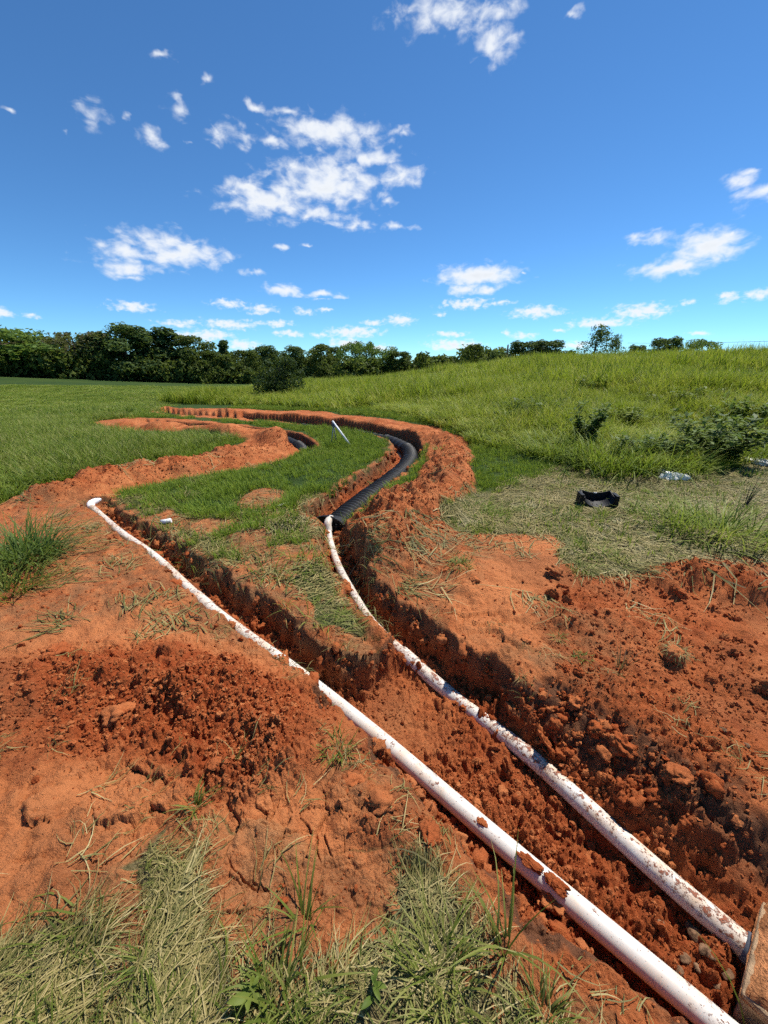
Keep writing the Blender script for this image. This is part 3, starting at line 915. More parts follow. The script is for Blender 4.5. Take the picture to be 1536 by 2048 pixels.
def tree(kind, name, X, dist, top, width, label, group=None, cat='tree', rz=None, sink=0.0):
    """tree standing at a bearing (photograph column X) and distance; height follows from where its top is seen"""
    az, _ = azel(X, 740)
    a = math.radians(az)
    x, y = dist * math.sin(a), dist * math.cos(a)
    z0 = float(base(np.array([x]), np.array([y]))[0]) - sink
    _, e = azel(X, top)
    ht = CAM_H + dist * math.tan(math.radians(e)) - z0
    crown, tm = PROTO[kind]
    hs = {'broad': 11, 'oak': 11, 'poplar': 12, 'spread': 11, 'thin': 9, 'airy': 7, 'bush': 5, 'shrub': 5.5, 'cedar': 9}[kind]
    ws = {'broad': 9, 'oak': 9.5, 'poplar': 5, 'spread': 9.5, 'thin': 7, 'airy': 7, 'bush': 6.4, 'shrub': 6.2, 'cedar': 4.6}[kind]
    wm = width / FPX * math.cos(PITCH) * dist / math.cos(a) ** .5
    o = empty(name, (x, y, z0), random.uniform(0, 6.28) if rz is None else rz)
    sx = wm / ws; sz = ht / (hs * 1.0)
    o.scale = (sx, sx, sz)
    link('trunk', tm, parent=o); link('crown', crown, parent=o)
    tag(o, label, cat, group)
    return o


WOOD = 'trees of the wood beyond the pasture'
TREES = [  # kind, name, column, distance, top row, width in pixels, label
    ('spread', 'broadleaf_tree', 20, 88, 655, 130, 'dark spreading tree at the far left edge of the wood, sky showing under its crown'),
    ('thin', 'broadleaf_tree', 92, 90, 664, 80, 'thin ragged dark tree, second in the wood from the left edge'),
    ('thin', 'bare_topped_tree', 165, 86, 656, 95, 'brownish thin-leaved tree with bare twigs rising left of the tall rounded pair'),
    ('broad', 'broadleaf_tree', 208, 88, 668, 80, 'round dark tree between the brownish bare-twigged tree and the two tallest crowns'),
    ('broad', 'broadleaf_tree', 265, 86, 651, 105, 'tall pale-leaved double-crowned tree, left of the two tallest in the wood'),
    ('poplar', 'broadleaf_tree', 342, 87, 652, 72, 'tall narrow dark tree with flat rounded top, right of the two tallest'),
    ('broad', 'broadleaf_tree', 305, 89, 665, 80, 'dark rounded tree filling the gap between the two tallest crowns'),
    ('oak', 'broadleaf_tree', 392, 86, 672, 80, 'olive sloping crown just right of the tallest narrow tree'),
    ('poplar', 'broadleaf_tree', 453, 90, 678, 38, 'slim dark pointed tree standing alone above the low middle wood'),
    ('oak', 'broadleaf_tree', 430, 84, 702, 70, 'low olive tree in front of the slim dark pointed tree'),
    ('oak', 'broadleaf_tree', 490, 86, 700, 70, 'olive rounded tree just left of the lone dark bush in the field'),
    ('broad', 'broadleaf_tree', 537, 92, 692, 62, 'dark rounded crown rising straight behind the lone field bush'),
    ('broad', 'broadleaf_tree', 590, 93, 693, 62, 'dark crown behind the right shoulder of the lone field bush'),
    ('oak', 'broadleaf_tree', 640, 94, 689, 66, 'broad olive tree at the gap where pasture runs into the wood'),
    ('oak', 'broadleaf_tree', 668, 96, 694, 40, 'small olive tree standing right behind the pasture gap'),
    ('spread', 'broadleaf_tree', 706, 74, 684, 60, 'light green tree with two raised tufts right of the pasture gap'),
    ('spread', 'broadleaf_tree', 728, 76, 680, 46, 'pale green feathery tree, tallest just right of the pasture gap'),
    ('spread', 'broadleaf_tree', 762, 75, 691, 66, 'bright green rounded tree right of the feathery pale tree'),
    ('oak', 'broadleaf_tree', 800, 74, 703, 62, 'olive tree halfway between the feathery pale tree and the utility pole'),
    ('cedar', 'conifer_tree', 838, 72, 706, 34, 'dark pointed conifer in the low stretch left of the square shrub'),
    ('oak', 'broadleaf_tree', 872, 74, 712, 60, 'low dull olive tree left of the square-topped tree near the pole'),
    ('cedar', 'conifer_tree', 905, 76, 712, 34, 'dull grey-green conifer touching the square-topped tree near the pole'),
]
for k_, nm, X, ds, tp, wd, lb in TREES:
    tree(k_, nm, X, ds, tp, wd * 1.12, lb, WOOD)
tree('shrub', 'broadleaf_tree', 948, 62, 690, 52, 'square-topped olive tree just left of the utility pole', 'trees behind the hill')
tree('airy', 'broadleaf_tree', 985, 60, 701, 44, 'wispy low tree directly left of the utility pole', 'trees behind the hill')
tree('broad', 'broadleaf_tree', 1040, 58, 683, 80, 'dark ragged tree directly right of the utility pole', 'trees behind the hill')
tree('broad', 'broadleaf_tree', 1088, 60, 681, 84, 'dark wide-topped tree between the utility pole and the airy grey tree', 'trees behind the hill')
tree('airy', 'young_tree', 1186, 44, 650, 84, 'airy grey-green young tree with sky showing through, on the hill crest', None)
tree('airy', 'young_tree', 1222, 44, 668, 44, 'smaller airy sapling leaning out right of the grey-green young tree', None)
tree('broad', 'broadleaf_tree', 1264, 70, 691, 40, 'low dark crown just right of the airy grey trees on the crest', 'trees behind the hill')
tree('broad', 'broadleaf_tree', 1323, 66, 676, 64, 'dense rounded dark crown showing above the hill crest', 'trees behind the hill')
tree('spread', 'broadleaf_tree', 1386, 68, 677, 52, 'open-branched dark tree right of the dense rounded crown on the crest', 'trees behind the hill')
tree('bush', 'field_bush', 561, 29, 715, 100, 'lone dark rounded bush standing in the pasture before the wood', None, 'bush')


def understory():
    """scrub and back rows that fill the wood: reads as one mass"""
    rs = np.random.default_rng(5)
    V = []; Fs = []; T = []; n0 = 0

    def lump(az, dist, ht, wd):
        nonlocal n0
        x, y = dist * math.sin(az), dist * math.cos(az)
        z0 = float(base(np.array([x]), np.array([y]))[0])
        lobes = []
        for i in range(12):
            zz = ht * rs.uniform(.08, .85)
            a = rs.uniform(0, 6.28); q = wd * .5 * rs.uniform(.1, .8)
            rad = wd * rs.uniform(.16, .28)
            lobes.append((np.array([x + q * math.cos(a), y + q * math.sin(a), z0 + zz]), np.array([rad, rad, rad * .8]), rs.uniform(.1, .8)))
        v, f, t = leaf_cloud(rs, lobes, 38, .38)
        V.append(v); Fs.append(f + n0); T.append(t); n0 += len(v)
    for X in range(-60, 500, 22):
        lump(math.radians(azel(X, 740)[0]), rs.uniform(82, 86), rs.uniform(3.0, 5.2), rs.uniform(4, 6))
        lump(math.radians(azel(X + 9, 740)[0]), rs.uniform(90, 97), rs.uniform(5, 7.6), rs.uniform(5, 7))
    for X in range(500, 700, 16):
        lump(math.radians(azel(X, 740)[0]), rs.uniform(97, 104), rs.uniform(5.5, 7.6), rs.uniform(5.5, 7.5))
    for X in range(690, 1130, 16):
        lump(math.radians(azel(X, 740)[0]), rs.uniform(70, 76), rs.uniform(3.2, 4.8), rs.uniform(4, 5.5))
    for X in range(1230, 1900, 20):
        lump(math.radians(azel(X, 740)[0]), rs.uniform(120, 150), rs.uniform(3.6, 5.6), rs.uniform(6, 9))
    for X in range(-900, -60, 40):
        lump(math.radians(azel(X, 740)[0]), rs.uniform(84, 95), rs.uniform(5, 9), rs.uniform(6, 9))
    me = mesh_np('understory', np.concatenate(V), np.concatenate(Fs), tone=np.concatenate(T))
    o = link('wood_understory', me, M_TREE[1])
    tag(o, 'dark scrub and back rows of the distant wood along the pasture', 'woodland', kind='stuff')


understory()

# the cloud overhead, out of the picture, that shades the far left pasture and the wood
def shade_cloud():
    def fn(bm):
        rs = np.random.default_rng(3)
        for i in range(26):
            a = rs.uniform(0, 6.28); q = rs.uniform(0, 1) ** .5
            r = rs.uniform(5, 9)
            bmesh.ops.create_icosphere(bm, subdivisions=2, radius=r, matrix=Matrix.Translation((q * 34 * math.cos(a), q * 19 * math.sin(a), rs.uniform(-1, 4))) @ Matrix.Diagonal((1, 1, .55, 1)))
    return bm_mesh('cloud', fn, smooth=True)


# ------------------------------------------------------------------ utility pole and its line
def pole(X, dist, top, label):
    a = math.radians(azel(X, 720)[0]); x, y = dist * math.sin(a), dist * math.cos(a)
    z0 = float(base(np.array([x]), np.array([y]))[0])
    zt = CAM_H + dist * math.tan(math.radians(azel(X, top)[1]))
    o = empty('utility_pole', (x, y, z0 - .3))
    link('pole', tube_mesh('pole', [(0, 0, 0), (0, 0, (zt - z0) * .5), (0, 0, zt - z0 + .3)], [.13, .12, .1], 10), M_WOOD, o)
    link('insulator', tube_mesh('insulator', [(0, 0, zt - z0 + .3), (0, 0, zt - z0 + .42)], [.05, .03], 8), M_RUBBER, o)
    tag(o, label, 'pole')
    return Vector((x, y, zt + .1))


pole(1013, 58, 690, 'thin grey wooden utility pole rising behind the hill among dark trees')


def wire():
    a0 = azel(1255, 686); a1 = azel(1560, 671)
    def at(ae, d): return np.array([d * math.sin(math.radians(ae[0])), d * math.cos(math.radians(ae[0])), CAM_H + d * math.tan(math.radians(ae[1]))])
    p, q = at(a0, 95), at(a1, 70)
    q = p + (q - p) * 2.2
    t = np.linspace(0, 1, 24)
    P = p + (q - p) * t[:, None]; P[:, 2] -= 1.2 * 4 * t * (1 - t) * .5
    o = link('power_line', tube_mesh('power_line', P, .022, 5), M_RUBBER)
    tag(o, 'thin dark overhead wire crossing the sky above the hill at right', 'wire')


wire()


# ------------------------------------------------------------------ pipes
def pz(P, z):
    P = np.asarray(P, float)
    z = np.full(len(P), z) if np.isscalar(z) else np.asarray(z, float)
    return np.column_stack([P, z])


PR = .042
def even_out(P, w=13):
    """a rigid pipe takes no short bends"""
    h = w // 2
    Q = np.vstack([2 * P[0] - P[h:0:-1], P, 2 * P[-1] - P[-2:-h - 2:-1]])
    k = np.hanning(w + 2)[1:-1]; k /= k.sum()
    return np.stack([np.convolve(Q[:, i], k, 'valid') for i in range(3)], 1)


def build_pipes():
    # left pipe
    o = empty('drain_pipe', (*PIPE1[3], PIPE_Z))
    inv = -np.array([*PIPE1[3], PIPE_Z])
    Q = pz(PIPE1, PZ1)
    P3 = smooth_path(np.vstack([Q[0] + (Q[0] - Q[1]) * 3.2, Q]), 160) + inv
    P3 = even_out(P3)
    k = 8
    link('pipe', tube_mesh('pipe', P3[k:96], PR, 28), M_PIPE[0], o)
    link('pipe', tube_mesh('pipe', P3[95:], PR * .985, 28), M_PIPE[1], o)
    cp = P3[0:k + 1]
    c = link('coupling', tube_mesh('coupling', smooth_path(cp, 12), [PR * 1.1, PR * 1.16] + [PR * 1.16] * 9 + [PR * 1.12], 28), M_WHITE, o)
    prm = plain('purple_primer', (.10, .07, .20), .5, .4, .3, 60)
    link('primer_band', tube_mesh('primer_band', P3[k:k + 2], PR * 1.012, 28, caps=False), prm, c)
    link('coupling', tube_mesh('coupling', P3[92:98], PR * 1.13, 28), M_PIPE[1], o)
    # elbow turning into the first chamber at the far left
    e = P3[-1]; d = (P3[-1] - P3[-4]); d /= np.linalg.norm(d)
    side = np.array([d[1], -d[0], 0])
    pts = [e - d * .02, e + d * .05 + [0, 0, .01], e + d * .10 + side * .03 + [0, 0, .03], e + d * .12 + side * .12 + [0, 0, .035], e + d * .12 + side * .30 + [0, 0, .03]]
    link('elbow', tube_mesh('elbow', smooth_path(pts, 24), [PR * 1.06] * 24, 24), M_WHITE, o)
    tag(o, 'white drain pipe in the left trench, ending in an elbow at far left', 'pipe')
    # right pipe
    o = empty('drain_pipe', (*PIPE2[3], PIPE_Z)); inv = -np.array([*PIPE2[3], PIPE_Z])
    Q = pz(PIPE2, PZ2)
    P3 = smooth_path(np.vstack([Q[0] + (Q[0] - Q[1]) * .25, Q]), 150) + inv
    P3 = even_out(P3)
    P3[-10:, 2] += np.linspace(0, .08, 10)
    link('pipe', tube_mesh('pipe', P3[:70], PR * 1.0, 28), M_PIPE[1], o)
    link('pipe', tube_mesh('pipe', P3[69:146], PR * .82, 28), M_PIPE[1], o)
    link('coupling', tube_mesh('coupling', P3[66:72], PR * 1.1, 28), M_PIPE[1], o)
    e = P3[145]; d = P3[145] - P3[141]; d[2] = 0; d /= np.linalg.norm(d)
    pts = [e - d * .03 + [0, 0, -.02], e + [0, 0, .02], e + d * .03 + [0, 0, .055], e + d * .09 + [.02, 0, .07], e + d * .17 + [.05, 0, .06]]
    link('elbow', tube_mesh('elbow', smooth_path(pts, 20), PR * 1.0, 24), M_PIPE[0], o)
    tag(o, 'muddy white drain pipe running from the concrete box to the black corrugated chamber', 'pipe')


build_pipes()


# ------------------------------------------------------------------ concrete box
def build_box():
    d = PIPE2[0] - PIPE2[1]; d /= np.linalg.norm(d)
    rz = math.atan2(d[1], d[0])
    c = PIPE2[0] + d * .235 + np.array([-d[1], d[0]]) * .02
    o = empty('distribution_box', (c[0], c[1], PIPE_Z - .155), rz)

    def shell(bm):
        add_box(bm, (0, 0, .02), (.44, .42, .34))
    link('box_wall', bm_mesh('box_wall', shell, bevel=.012), M_CONC, o)

    def lid(bm):
        add_box(bm, (0, 0, .215), (.47, .45, .045))
    link('lid', bm_mesh('lid', lid, bevel=.008), M_CONC, o)
    g = np.array([[-.24, -.02 * 1, .12], [-.215, -.02, .12]])
    link('pipe_gasket', tube_mesh('pipe_gasket', [(-.245, -.02, .155), (-.23, -.02, .155), (-.20, -.02, .155)], [PR * 1.12, PR * 1.25, PR * 1.25], 28), M_RUBBER, o)

    def dirt(bm):
        bmesh.ops.create_grid(bm, x_segments=26, y_segments=26, size=.5)
        for v in bm.verts:
            x, y = v.co.x, v.co.y
            e = max(abs(x), abs(y)) / .5
            n = float(fbm(np.array([x * 9 + 3]), np.array([y * 9]), 9, 4)[0])
            v.co = Vector((x * (.475 + .03 * n), y * (.455 + .03 * n), .238 + max(0, (.06 + .16 * n)) * (1 - e ** 6) - .022 * e ** 14))
    link('dirt_cover', bm_mesh('dirt_cover', dirt, smooth=True), plain('dry_clay', (.52, .22, .09), .95, .1, .25, 28, .012, 110), o)
    tag(o, 'tan concrete distribution box with clay on its lid at the lower right corner', 'box')


build_box()


# ------------------------------------------------------------------ black corrugated chambers
def chamber_mesh(path, w, h, pitch, depth, z0):
    """arched corrugated unit swept along a path"""
    n = len(path)
    T = np.gradient(path, axis=0); T /= np.linalg.norm(T, axis=1)[:, None]
    S = np.stack([T[:, 1], -T[:, 0]], 1)
    s = np.concatenate([[0], np.cumsum(np.linalg.norm(np.diff(path, axis=0), axis=1))])
    a = np.linspace(0, math.pi, 19)
    prof = [(-.5 * w - .035, 0)] + [(-.5 * w * math.cos(q) * (1.0 if True else 1), h * math.sin(q) ** .8) for q in a] + [(.5 * w + .035, 0)]
    V = []
    for i in range(n):
        ph = (s[i] / pitch) % 1.0
        rib = 1.0 if .18 < ph < .62 else 0.0
        ed = min(s[i], s[-1] - s[i])
        k = 1 - depth * (1 - rib)
        if ed < .05: k = 1.035
        for j, (u, v) in enumerate(prof):
            kk = 1 if j in (0, len(prof) - 1) else k
            V.append((path[i, 0] + S[i, 0] * u * kk, path[i, 1] + S[i, 1] * u * kk, z0 + v * kk))
    m = len(prof)
    i, j = np.meshgrid(np.arange(n - 1), np.arange(m - 1), indexing='ij')
    Fq = np.stack([i * m + j, i * m + j + 1, (i + 1) * m + j + 1, (i + 1) * m + j], -1).reshape(-1, 4)
    return mesh_np('chamber', V, Fq)


def chamber_run(P, w, h, label, unit=1.22, endcap=True, start_unit=0):
    o = empty('chamber_run', (*P[0], 0))
    s = np.concatenate([[0], np.cumsum(np.linalg.norm(np.diff(P, axis=0), axis=1))])
    a = 0.0
    while a < s[-1] - .3:
        b = min(a + unit, s[-1])
        near = math.hypot(np.interp((a + b) / 2, s, P[:, 0]), np.interp((a + b) / 2, s, P[:, 1])) < 9
        st = .0125 if near else .03
        g = np.arange(a, b + .02, st)
        q = np.stack([np.interp(g, s, P[:, 0]), np.interp(g, s, P[:, 1])], 1)
        mid = q[len(q) // 2]
        z0 = float(base(np.array([mid[0]]), np.array([mid[1]]))[0]) - .275
        me = chamber_mesh(q - P[0], w, h, .085 if near else .24, .14 if near else .09, z0)
        c = link('chamber', me, M_BLACK, o)
        a = b - .03
    if endcap:
        d = P[4] - P[0]; d /= np.linalg.norm(d); rz = math.atan2(d[1], d[0])

        def cap(bm):
            # flat-faced cap with arched top and stepped rim
            for x0, x1, ww, hh in ((-.13, -.10, .46, .26), (-.10, .02, .39, .22), (-.155, -.13, .34, .19)):
                prof = [(-ww / 2, 0)] + [(-ww / 2 * math.cos(q), hh * .35 + hh * .65 * math.sin(q)) for q in np.linspace(0, math.pi, 15)] + [(ww / 2, 0)]
                A = [bm.verts.new((x0, u, v)) for u, v in prof]; B = [bm.verts.new((x1, u, v)) for u, v in prof]
                for k in range(len(prof)):
                    k2 = (k + 1) % len(prof)
                    bm.faces.new((A[k], A[k2], B[k2], B[k]))
                bm.faces.new(A[::-1]); bm.faces.new(B)
        e = link('end_cap', bm_mesh('end_cap', cap), M_BLACK, o, loc=(0, 0, -.245)); e.rotation_euler = (0, 0, rz)
        for sgn in (-1, 1):
            def rib(bm): add_box(bm, (-.16, sgn * .12, .10), (.02, .018, .18))
            r = link('cap_rib', bm_mesh('cap_rib', rib, bevel=.003), M_BLACK, e)
    tag(o, label, 'chamber')
    return o


chamber_run(RUNA, .37, .195, 'black corrugated leaching chamber curving from the white elbow round the right spoil bank', 1.22)
chamber_run(RUNB, .35, .20, 'black corrugated leaching chamber curving in the inner trench between the lawns', 1.22, endcap=False)


# loose end plate lying in the cut grass
def loose_cap():
    x, y = gp(1190, 1014)
    z = zat(x, y)
    o = empty('chamber_end_plate', (x, y, z + .012), math.radians(-8))

    def shell(bm):
        w, h, dp, th = .40, .155, .20, .012
        a = np.linspace(0, math.pi, 21)
        outer = [(-w / 2 * math.cos(q), h - h * math.sin(q) ** .75) for q in a]
        inner = [(u * (1 - 2 * th / w), v + th * (1 if 0 < i < 20 else 0)) for i, (u, v) in enumerate(outer)]
        rows = []
        for (pr, yy) in ((outer, -dp / 2), (outer, dp / 2), (inner, dp / 2), (inner, -dp / 2)):
            rows.append([bm.verts.new((u, yy, v + (.05 if yy > 0 else 0))) for u, v in pr])
        for k in range(4):
            A, B = rows[k], rows[(k + 1) % 4]
            for i in range(20): bm.faces.new((A[i], A[i + 1], B[i + 1], B[i]))
        for i in (0, 20): bm.faces.new([r[i] for r in rows])
    link('shell', bm_mesh('shell', shell), M_BLACK, o)

    def back(bm):
        w, h = .40, .155
        pts = [(-w / 2 * math.cos(q), h + .05 - h * math.sin(q) ** .75) for q in np.linspace(0, math.pi, 21)]
        tp = [(u, h + .055 - .045 * (1 - (2 * u / w) ** 2)) for u, v in pts][::-1]
        A = [bm.verts.new((u, .098, v)) for u, v in pts + tp[1:-1]]; B = [bm.verts.new((u, .112, v)) for u, v in pts + tp[1:-1]]
        for i in range(len(A)):
            j = (i + 1) % len(A); bm.faces.new((A[i], A[j], B[j], B[i]))
        bm.faces.new(A[::-1]); bm.faces.new(B)
    link('back_plate', bm_mesh('back_plate', back), M_BLACK, o)
    for sgn in (-1, 1):
        def tab(bm): add_box(bm, (sgn * .222, -.02, .115), (.046, .17, .16))
        link('side_flange', bm_mesh('side_flange', tab, bevel=.004), M_BLACK, o)
    for u in (-.06, 0, .06):
        def rib(bm): add_box(bm, (u, .02, .022 + abs(u) * .12), (.008, .15, .022))
        link('inner_rib', bm_mesh('inner_rib', rib, bevel=.002), M_BLACK, o)

    def clip(bm): add_box(bm, (0, .09, .165), (.045, .02, .022))
    link('latch', bm_mesh('latch', clip, bevel=.003), M_STEEL, o)
    o.scale = (.88, .88, .8)
    tag(o, 'black plastic chamber end plate lying open side up on the flattened dry grass', 'end plate')


loose_cap()


# ------------------------------------------------------------------ white stake with its prop
def stake():
    top = np.array(gp(667, 893)); x0, y0 = top
    z = zat(x0, y0)
    r = math.hypot(x0, y0) / 8.0
    bx, by = gp(703, 895)
    o = empty('survey_stake', (x0, y0, z))
    b = np.array([bx - x0, by - y0, zat(bx, by) - z]); t = np.array([.0, .02, .50 * r])
    link('white_rod', tube_mesh('white_rod', [b, b * .5 + t * .5, t], .020, 10), M_WHITE, o)
    link('prop_leg', tube_mesh('prop_leg', [(-.05, .0, 0), (.02, .01, .41 * r)], .010, 8), M_STEEL, o)
    link('prop_leg', tube_mesh('prop_leg', [(.05, .18, 0), (.02, .02, .41 * r)], .010, 8), M_STEEL, o)

    def head(bm): add_box(bm, (.02, .015, .42 * r), (.07, .06, .06))
    link('clamp', bm_mesh('clamp', head, bevel=.008), M_RUBBER, o)
    tag(o, 'white rod leaning on a small dark tripod on the lawn between the trenches', 'stake')


stake()


# ------------------------------------------------------------------ crumpled bags and scraps
def crumple(X, Y, sx, sy, sz, seed, label, name='plastic_bag', cat='bag'):
    x, y = gp(X, Y)

    def fn(bm):
        bmesh.ops.create_icosphere(bm, subdivisions=4, radius=1.0)
        co = np.array([v.co[:] for v in bm.verts])
        n = fbm(co[:, 0] * 2.1 + seed, co[:, 1] * 2.1 + co[:, 2] * 1.7, seed, 4, .6)
        rg = np.abs(fbm(co[:, 0] * 3.3 + co[:, 2], co[:, 1] * 3.3 + seed, seed + 9, 3, .6))
        for v, a, b in zip(bm.verts, n, rg):
            k = 1 + 1.1 * a - .9 * b
            v.co = Vector((v.co.x * sx * k, v.co.y * sy * k, max(-.02, v.co.z * sz * k + .25 * sz)))
    o = link(name, bm_mesh(name, fn), M_BAG, loc=(x, y, zat(x, y) + .012), rot=(0, 0, seed))
    tag(o, label, cat)


crumple(1345, 962, .17, .10, .085, 3, 'crumpled white plastic bag on the flattened grass right of the black plate')
crumple(1320, 947, .09, .05, .05, 8, 'small crumpled white scrap lying just behind the crumpled bag', 'plastic_scrap', 'scrap')
crumple(1522, 930, .24, .12, .06, 5, 'dirty white crumpled sheet in the grass at the right edge')
def offcut(X, Y, ln, rz, label, rad=.025):
    x, y = gp(X, Y); z = zat(x, y)
    o = link('pipe_offcut', tube_mesh('pipe_offcut', [(-ln / 2, 0, rad * .7), (0, 0, rad * .8), (ln / 2, 0, rad)], rad, 14), M_WHITE, loc=(x, y, z), rot=(0, 0, rz))
    tag(o, label, 'offcut')


offcut(334, 1049, .10, .3, 'short white pipe offcut on the soil beside the left trench')
offcut(566, 1013, .22, .9, 'pale thin stick lying on the bare patch of the inner lawn', .012)


# ------------------------------------------------------------------ clods and stones
def lump_mesh(name, seed, sub=2, rough=.5, flat=.75):
    def fn(bm):
        bmesh.ops.create_icosphere(bm, subdivisions=sub, radius=1.0)
        co = np.array([v.co[:] for v in bm.verts])
        n = fbm(co[:, 0] * 1.3 + seed * 3.7, co[:, 1] * 1.3 + co[:, 2] * 2.1 + seed, seed, 4, .6)
        m = fbm(co[:, 1] * 3.1 + seed, co[:, 2] * 3.1 - co[:, 0] * 1.3, seed + 4, 3, .6)
        for v, a, b in zip(bm.verts, n, m):
            v.co = Vector((v.co.x, v.co.y, v.co.z * flat)) * (1 + rough * 1.7 * a + rough * .9 * b)
    return bm_mesh(name, fn, smooth=(sub > 2))


PROTOS = bpy.data.collections.new('prototypes')          # only instanced, never in the scene itself


def proto_coll(name, meshes, materials):
    c = bpy.data.collections.new(name)
    for i, me in enumerate(meshes):
        o = bpy.data.objects.new('%s_%02d' % (name, i), me); c.objects.link(o)
        if not me.materials: me.materials.append(materials[i % len(materials)])
    return c


def scatter(name, pts, rot, scl, idx, coll, label, cat):
    me = bpy.data.meshes.new(name)
    pts = np.asarray(pts, np.float32)
    me.vertices.add(len(pts)); me.vertices.foreach_set('co', pts.ravel())
    for nme, dt, arr, key in (('rot', 'FLOAT_VECTOR', rot, 'vector'), ('scl', 'FLOAT_VECTOR', scl, 'vector'), ('idx', 'INT', idx, 'value')):
        a = me.attributes.new(nme, dt, 'POINT')
        a.data.foreach_set(key, np.ascontiguousarray(arr, np.int32 if dt == 'INT' else np.float32).ravel())
    o = link(name, me)
    ng = bpy.data.node_groups.new(name, 'GeometryNodeTree')
    ng.interface.new_socket('Geometry', in_out='INPUT', socket_type='NodeSocketGeometry')
    ng.interface.new_socket('Geometry', in_out='OUTPUT', socket_type='NodeSocketGeometry')
    N = ng.nodes.new; L = ng.links.new
    gi = N('NodeGroupInput'); go = N('NodeGroupOutput')
    ci = N('GeometryNodeCollectionInfo'); ci.inputs[0].default_value = coll
    ci.inputs['Separate Children'].default_value = True; ci.inputs['Reset Children'].default_value = True
    ip = N('GeometryNodeInstanceOnPoints'); ip.inputs['Pick Instance'].default_value = True

    def na(nme, dt):
        n = N('GeometryNodeInputNamedAttribute'); n.data_type = dt; n.inputs['Name'].default_value = nme
        return n.outputs['Attribute']
    L(gi.outputs[0], ip.inputs['Points']); L(ci.outputs[0], ip.inputs['Instance'])
    L(na('idx', 'INT'), ip.inputs['Instance Index']); L(na('rot', 'FLOAT_VECTOR'), ip.inputs['Rotation']); L(na('scl', 'FLOAT_VECTOR'), ip.inputs['Scale'])
    L(ip.outputs[0], go.inputs[0])
    md = o.modifiers.new('scatter', 'NODES'); md.node_group = ng
    tag(o, label, cat, kind='stuff')
    return o


def candidates(n, r0, r1, a0, a1, power=1.0):
    """random places; power 2 = even over the ground, less = thinning out with distance"""
    u = RNG.uniform(0, 1, n)
    if power == 0: r = r0 * (r1 / r0) ** u
    else: r = (r0 ** power + (r1 ** power - r0 ** power) * u) ** (1 / power)
    a = np.radians(RNG.uniform(a0, a1, n))
    return r * np.sin(a), r * np.cos(a)


def scatter_clods():
    x, y = candidates(150000, .7, 9, -60, 60, .6)
    g = land(x, y)
    p = g['soil'] * (.10 + .9 * g['red'] + .5 * np.clip(g['berm'] * 8, 0, 1)) * (1 - .75 * g['pale']) * (1 - .6 * g['straw'])
    p *= np.clip(.25 + 2.2 * (fbm(x / .3, y / .3, 301, 3) + .25), 0, 1)
    k = RNG.uniform(0, 1, len(x)) < p
    x, y, z, r = x[k], y[k], g['z'][k], g['r'][k]
    n = len(x)
    s = .0030 * (1 + RNG.pareto(2.6, n)) * np.clip(.55 + r * .28, .7, 2.0)
    s = np.where(s > .016, RNG.uniform(.003, .016, n), s)
    scl = np.stack([s * RNG.uniform(.7, 1.3, n), s * RNG.uniform(.7, 1.3, n), s * RNG.uniform(.7, 1.1, n)], 1)
    coll = proto_coll('clod_shape', [lump_mesh('clod_shape', 40 + i, 2, .95, .8) for i in range(10)], [M_CLOD])
    scatter('soil_crumbs', np.stack([x, y, z + s * .25], 1), RNG.uniform(0, 6.28, (n, 3)), scl, RNG.integers(0, 10, n), coll,
            'loose crumbs of red clay strewn over the dug soil', 'soil')


scatter_clods()


def wall_clods():
    """broken lumps along the trench sides and rims"""
    x, y = candidates(60000, .9, 8.5, -52, 52, .9)
    g = land(x, y, False)
    p = sst(.02, .05, g['trench']) * sst(.26, .16, g['trench'])
    k = RNG.uniform(0, 1, len(x)) < p * .45
    x, y = x[k], y[k]; n = len(x); r = np.hypot(x, y)
    s = np.clip(.009 * (1 + RNG.pareto(2.2, n)), .007, .042) * np.clip(.6 + r * .12, .7, 1.4)
    scl = np.stack([s * RNG.uniform(.7, 1.3, n), s * RNG.uniform(.7, 1.3, n), s * RNG.uniform(.7, 1.2, n)], 1)
    coll = proto_coll('wall_clod_shape', [lump_mesh('wall_clod_shape', 340 + i, 3, .9, .9) for i in range(8)], [M_CLOD])
    scatter('trench_side_clods', np.stack([x, y, zq(x, y)], 1), RNG.uniform(0, 6.28, (n, 3)), scl, RNG.integers(0, 8, n), coll,
            'broken lumps of clay along the trench sides', 'soil')
    print('wall clods', n)


wall_clods()


def bank_clods():
    """bigger broken clods dropped on the right bank and along its lip"""
    x, y = candidates(2600, 1.1, 4.5, 12, 56, 1.2)
    g = land(x, y, False)
    p = g['soil'] * g['red'] * np.clip(.1 + 3 * fbm(x / .5, y / .5, 311, 3), 0, 1)
    k = RNG.uniform(0, 1, len(x)) < p * .5
    x, y = x[k], y[k]; n = len(x)
    s = np.clip(.012 * (1 + RNG.pareto(2.0, n)), .010, .05)
    scl = np.stack([s * RNG.uniform(.7, 1.4, n), s * RNG.uniform(.7, 1.4, n), s * RNG.uniform(.6, 1.0, n)], 1)
    coll = proto_coll('bank_clod_shape', [lump_mesh('bank_clod_shape', 360 + i, 4, 1.0, .8) for i in range(8)], [M_CLOD])
    scatter('bank_clods', np.stack([x, y, zq(x, y) + s * .1], 1), RNG.uniform(0, 6.28, (n, 3)), scl, RNG.integers(0, 8, n), coll,
            'broken clay clods lying on the right bank', 'soil')


bank_clods()


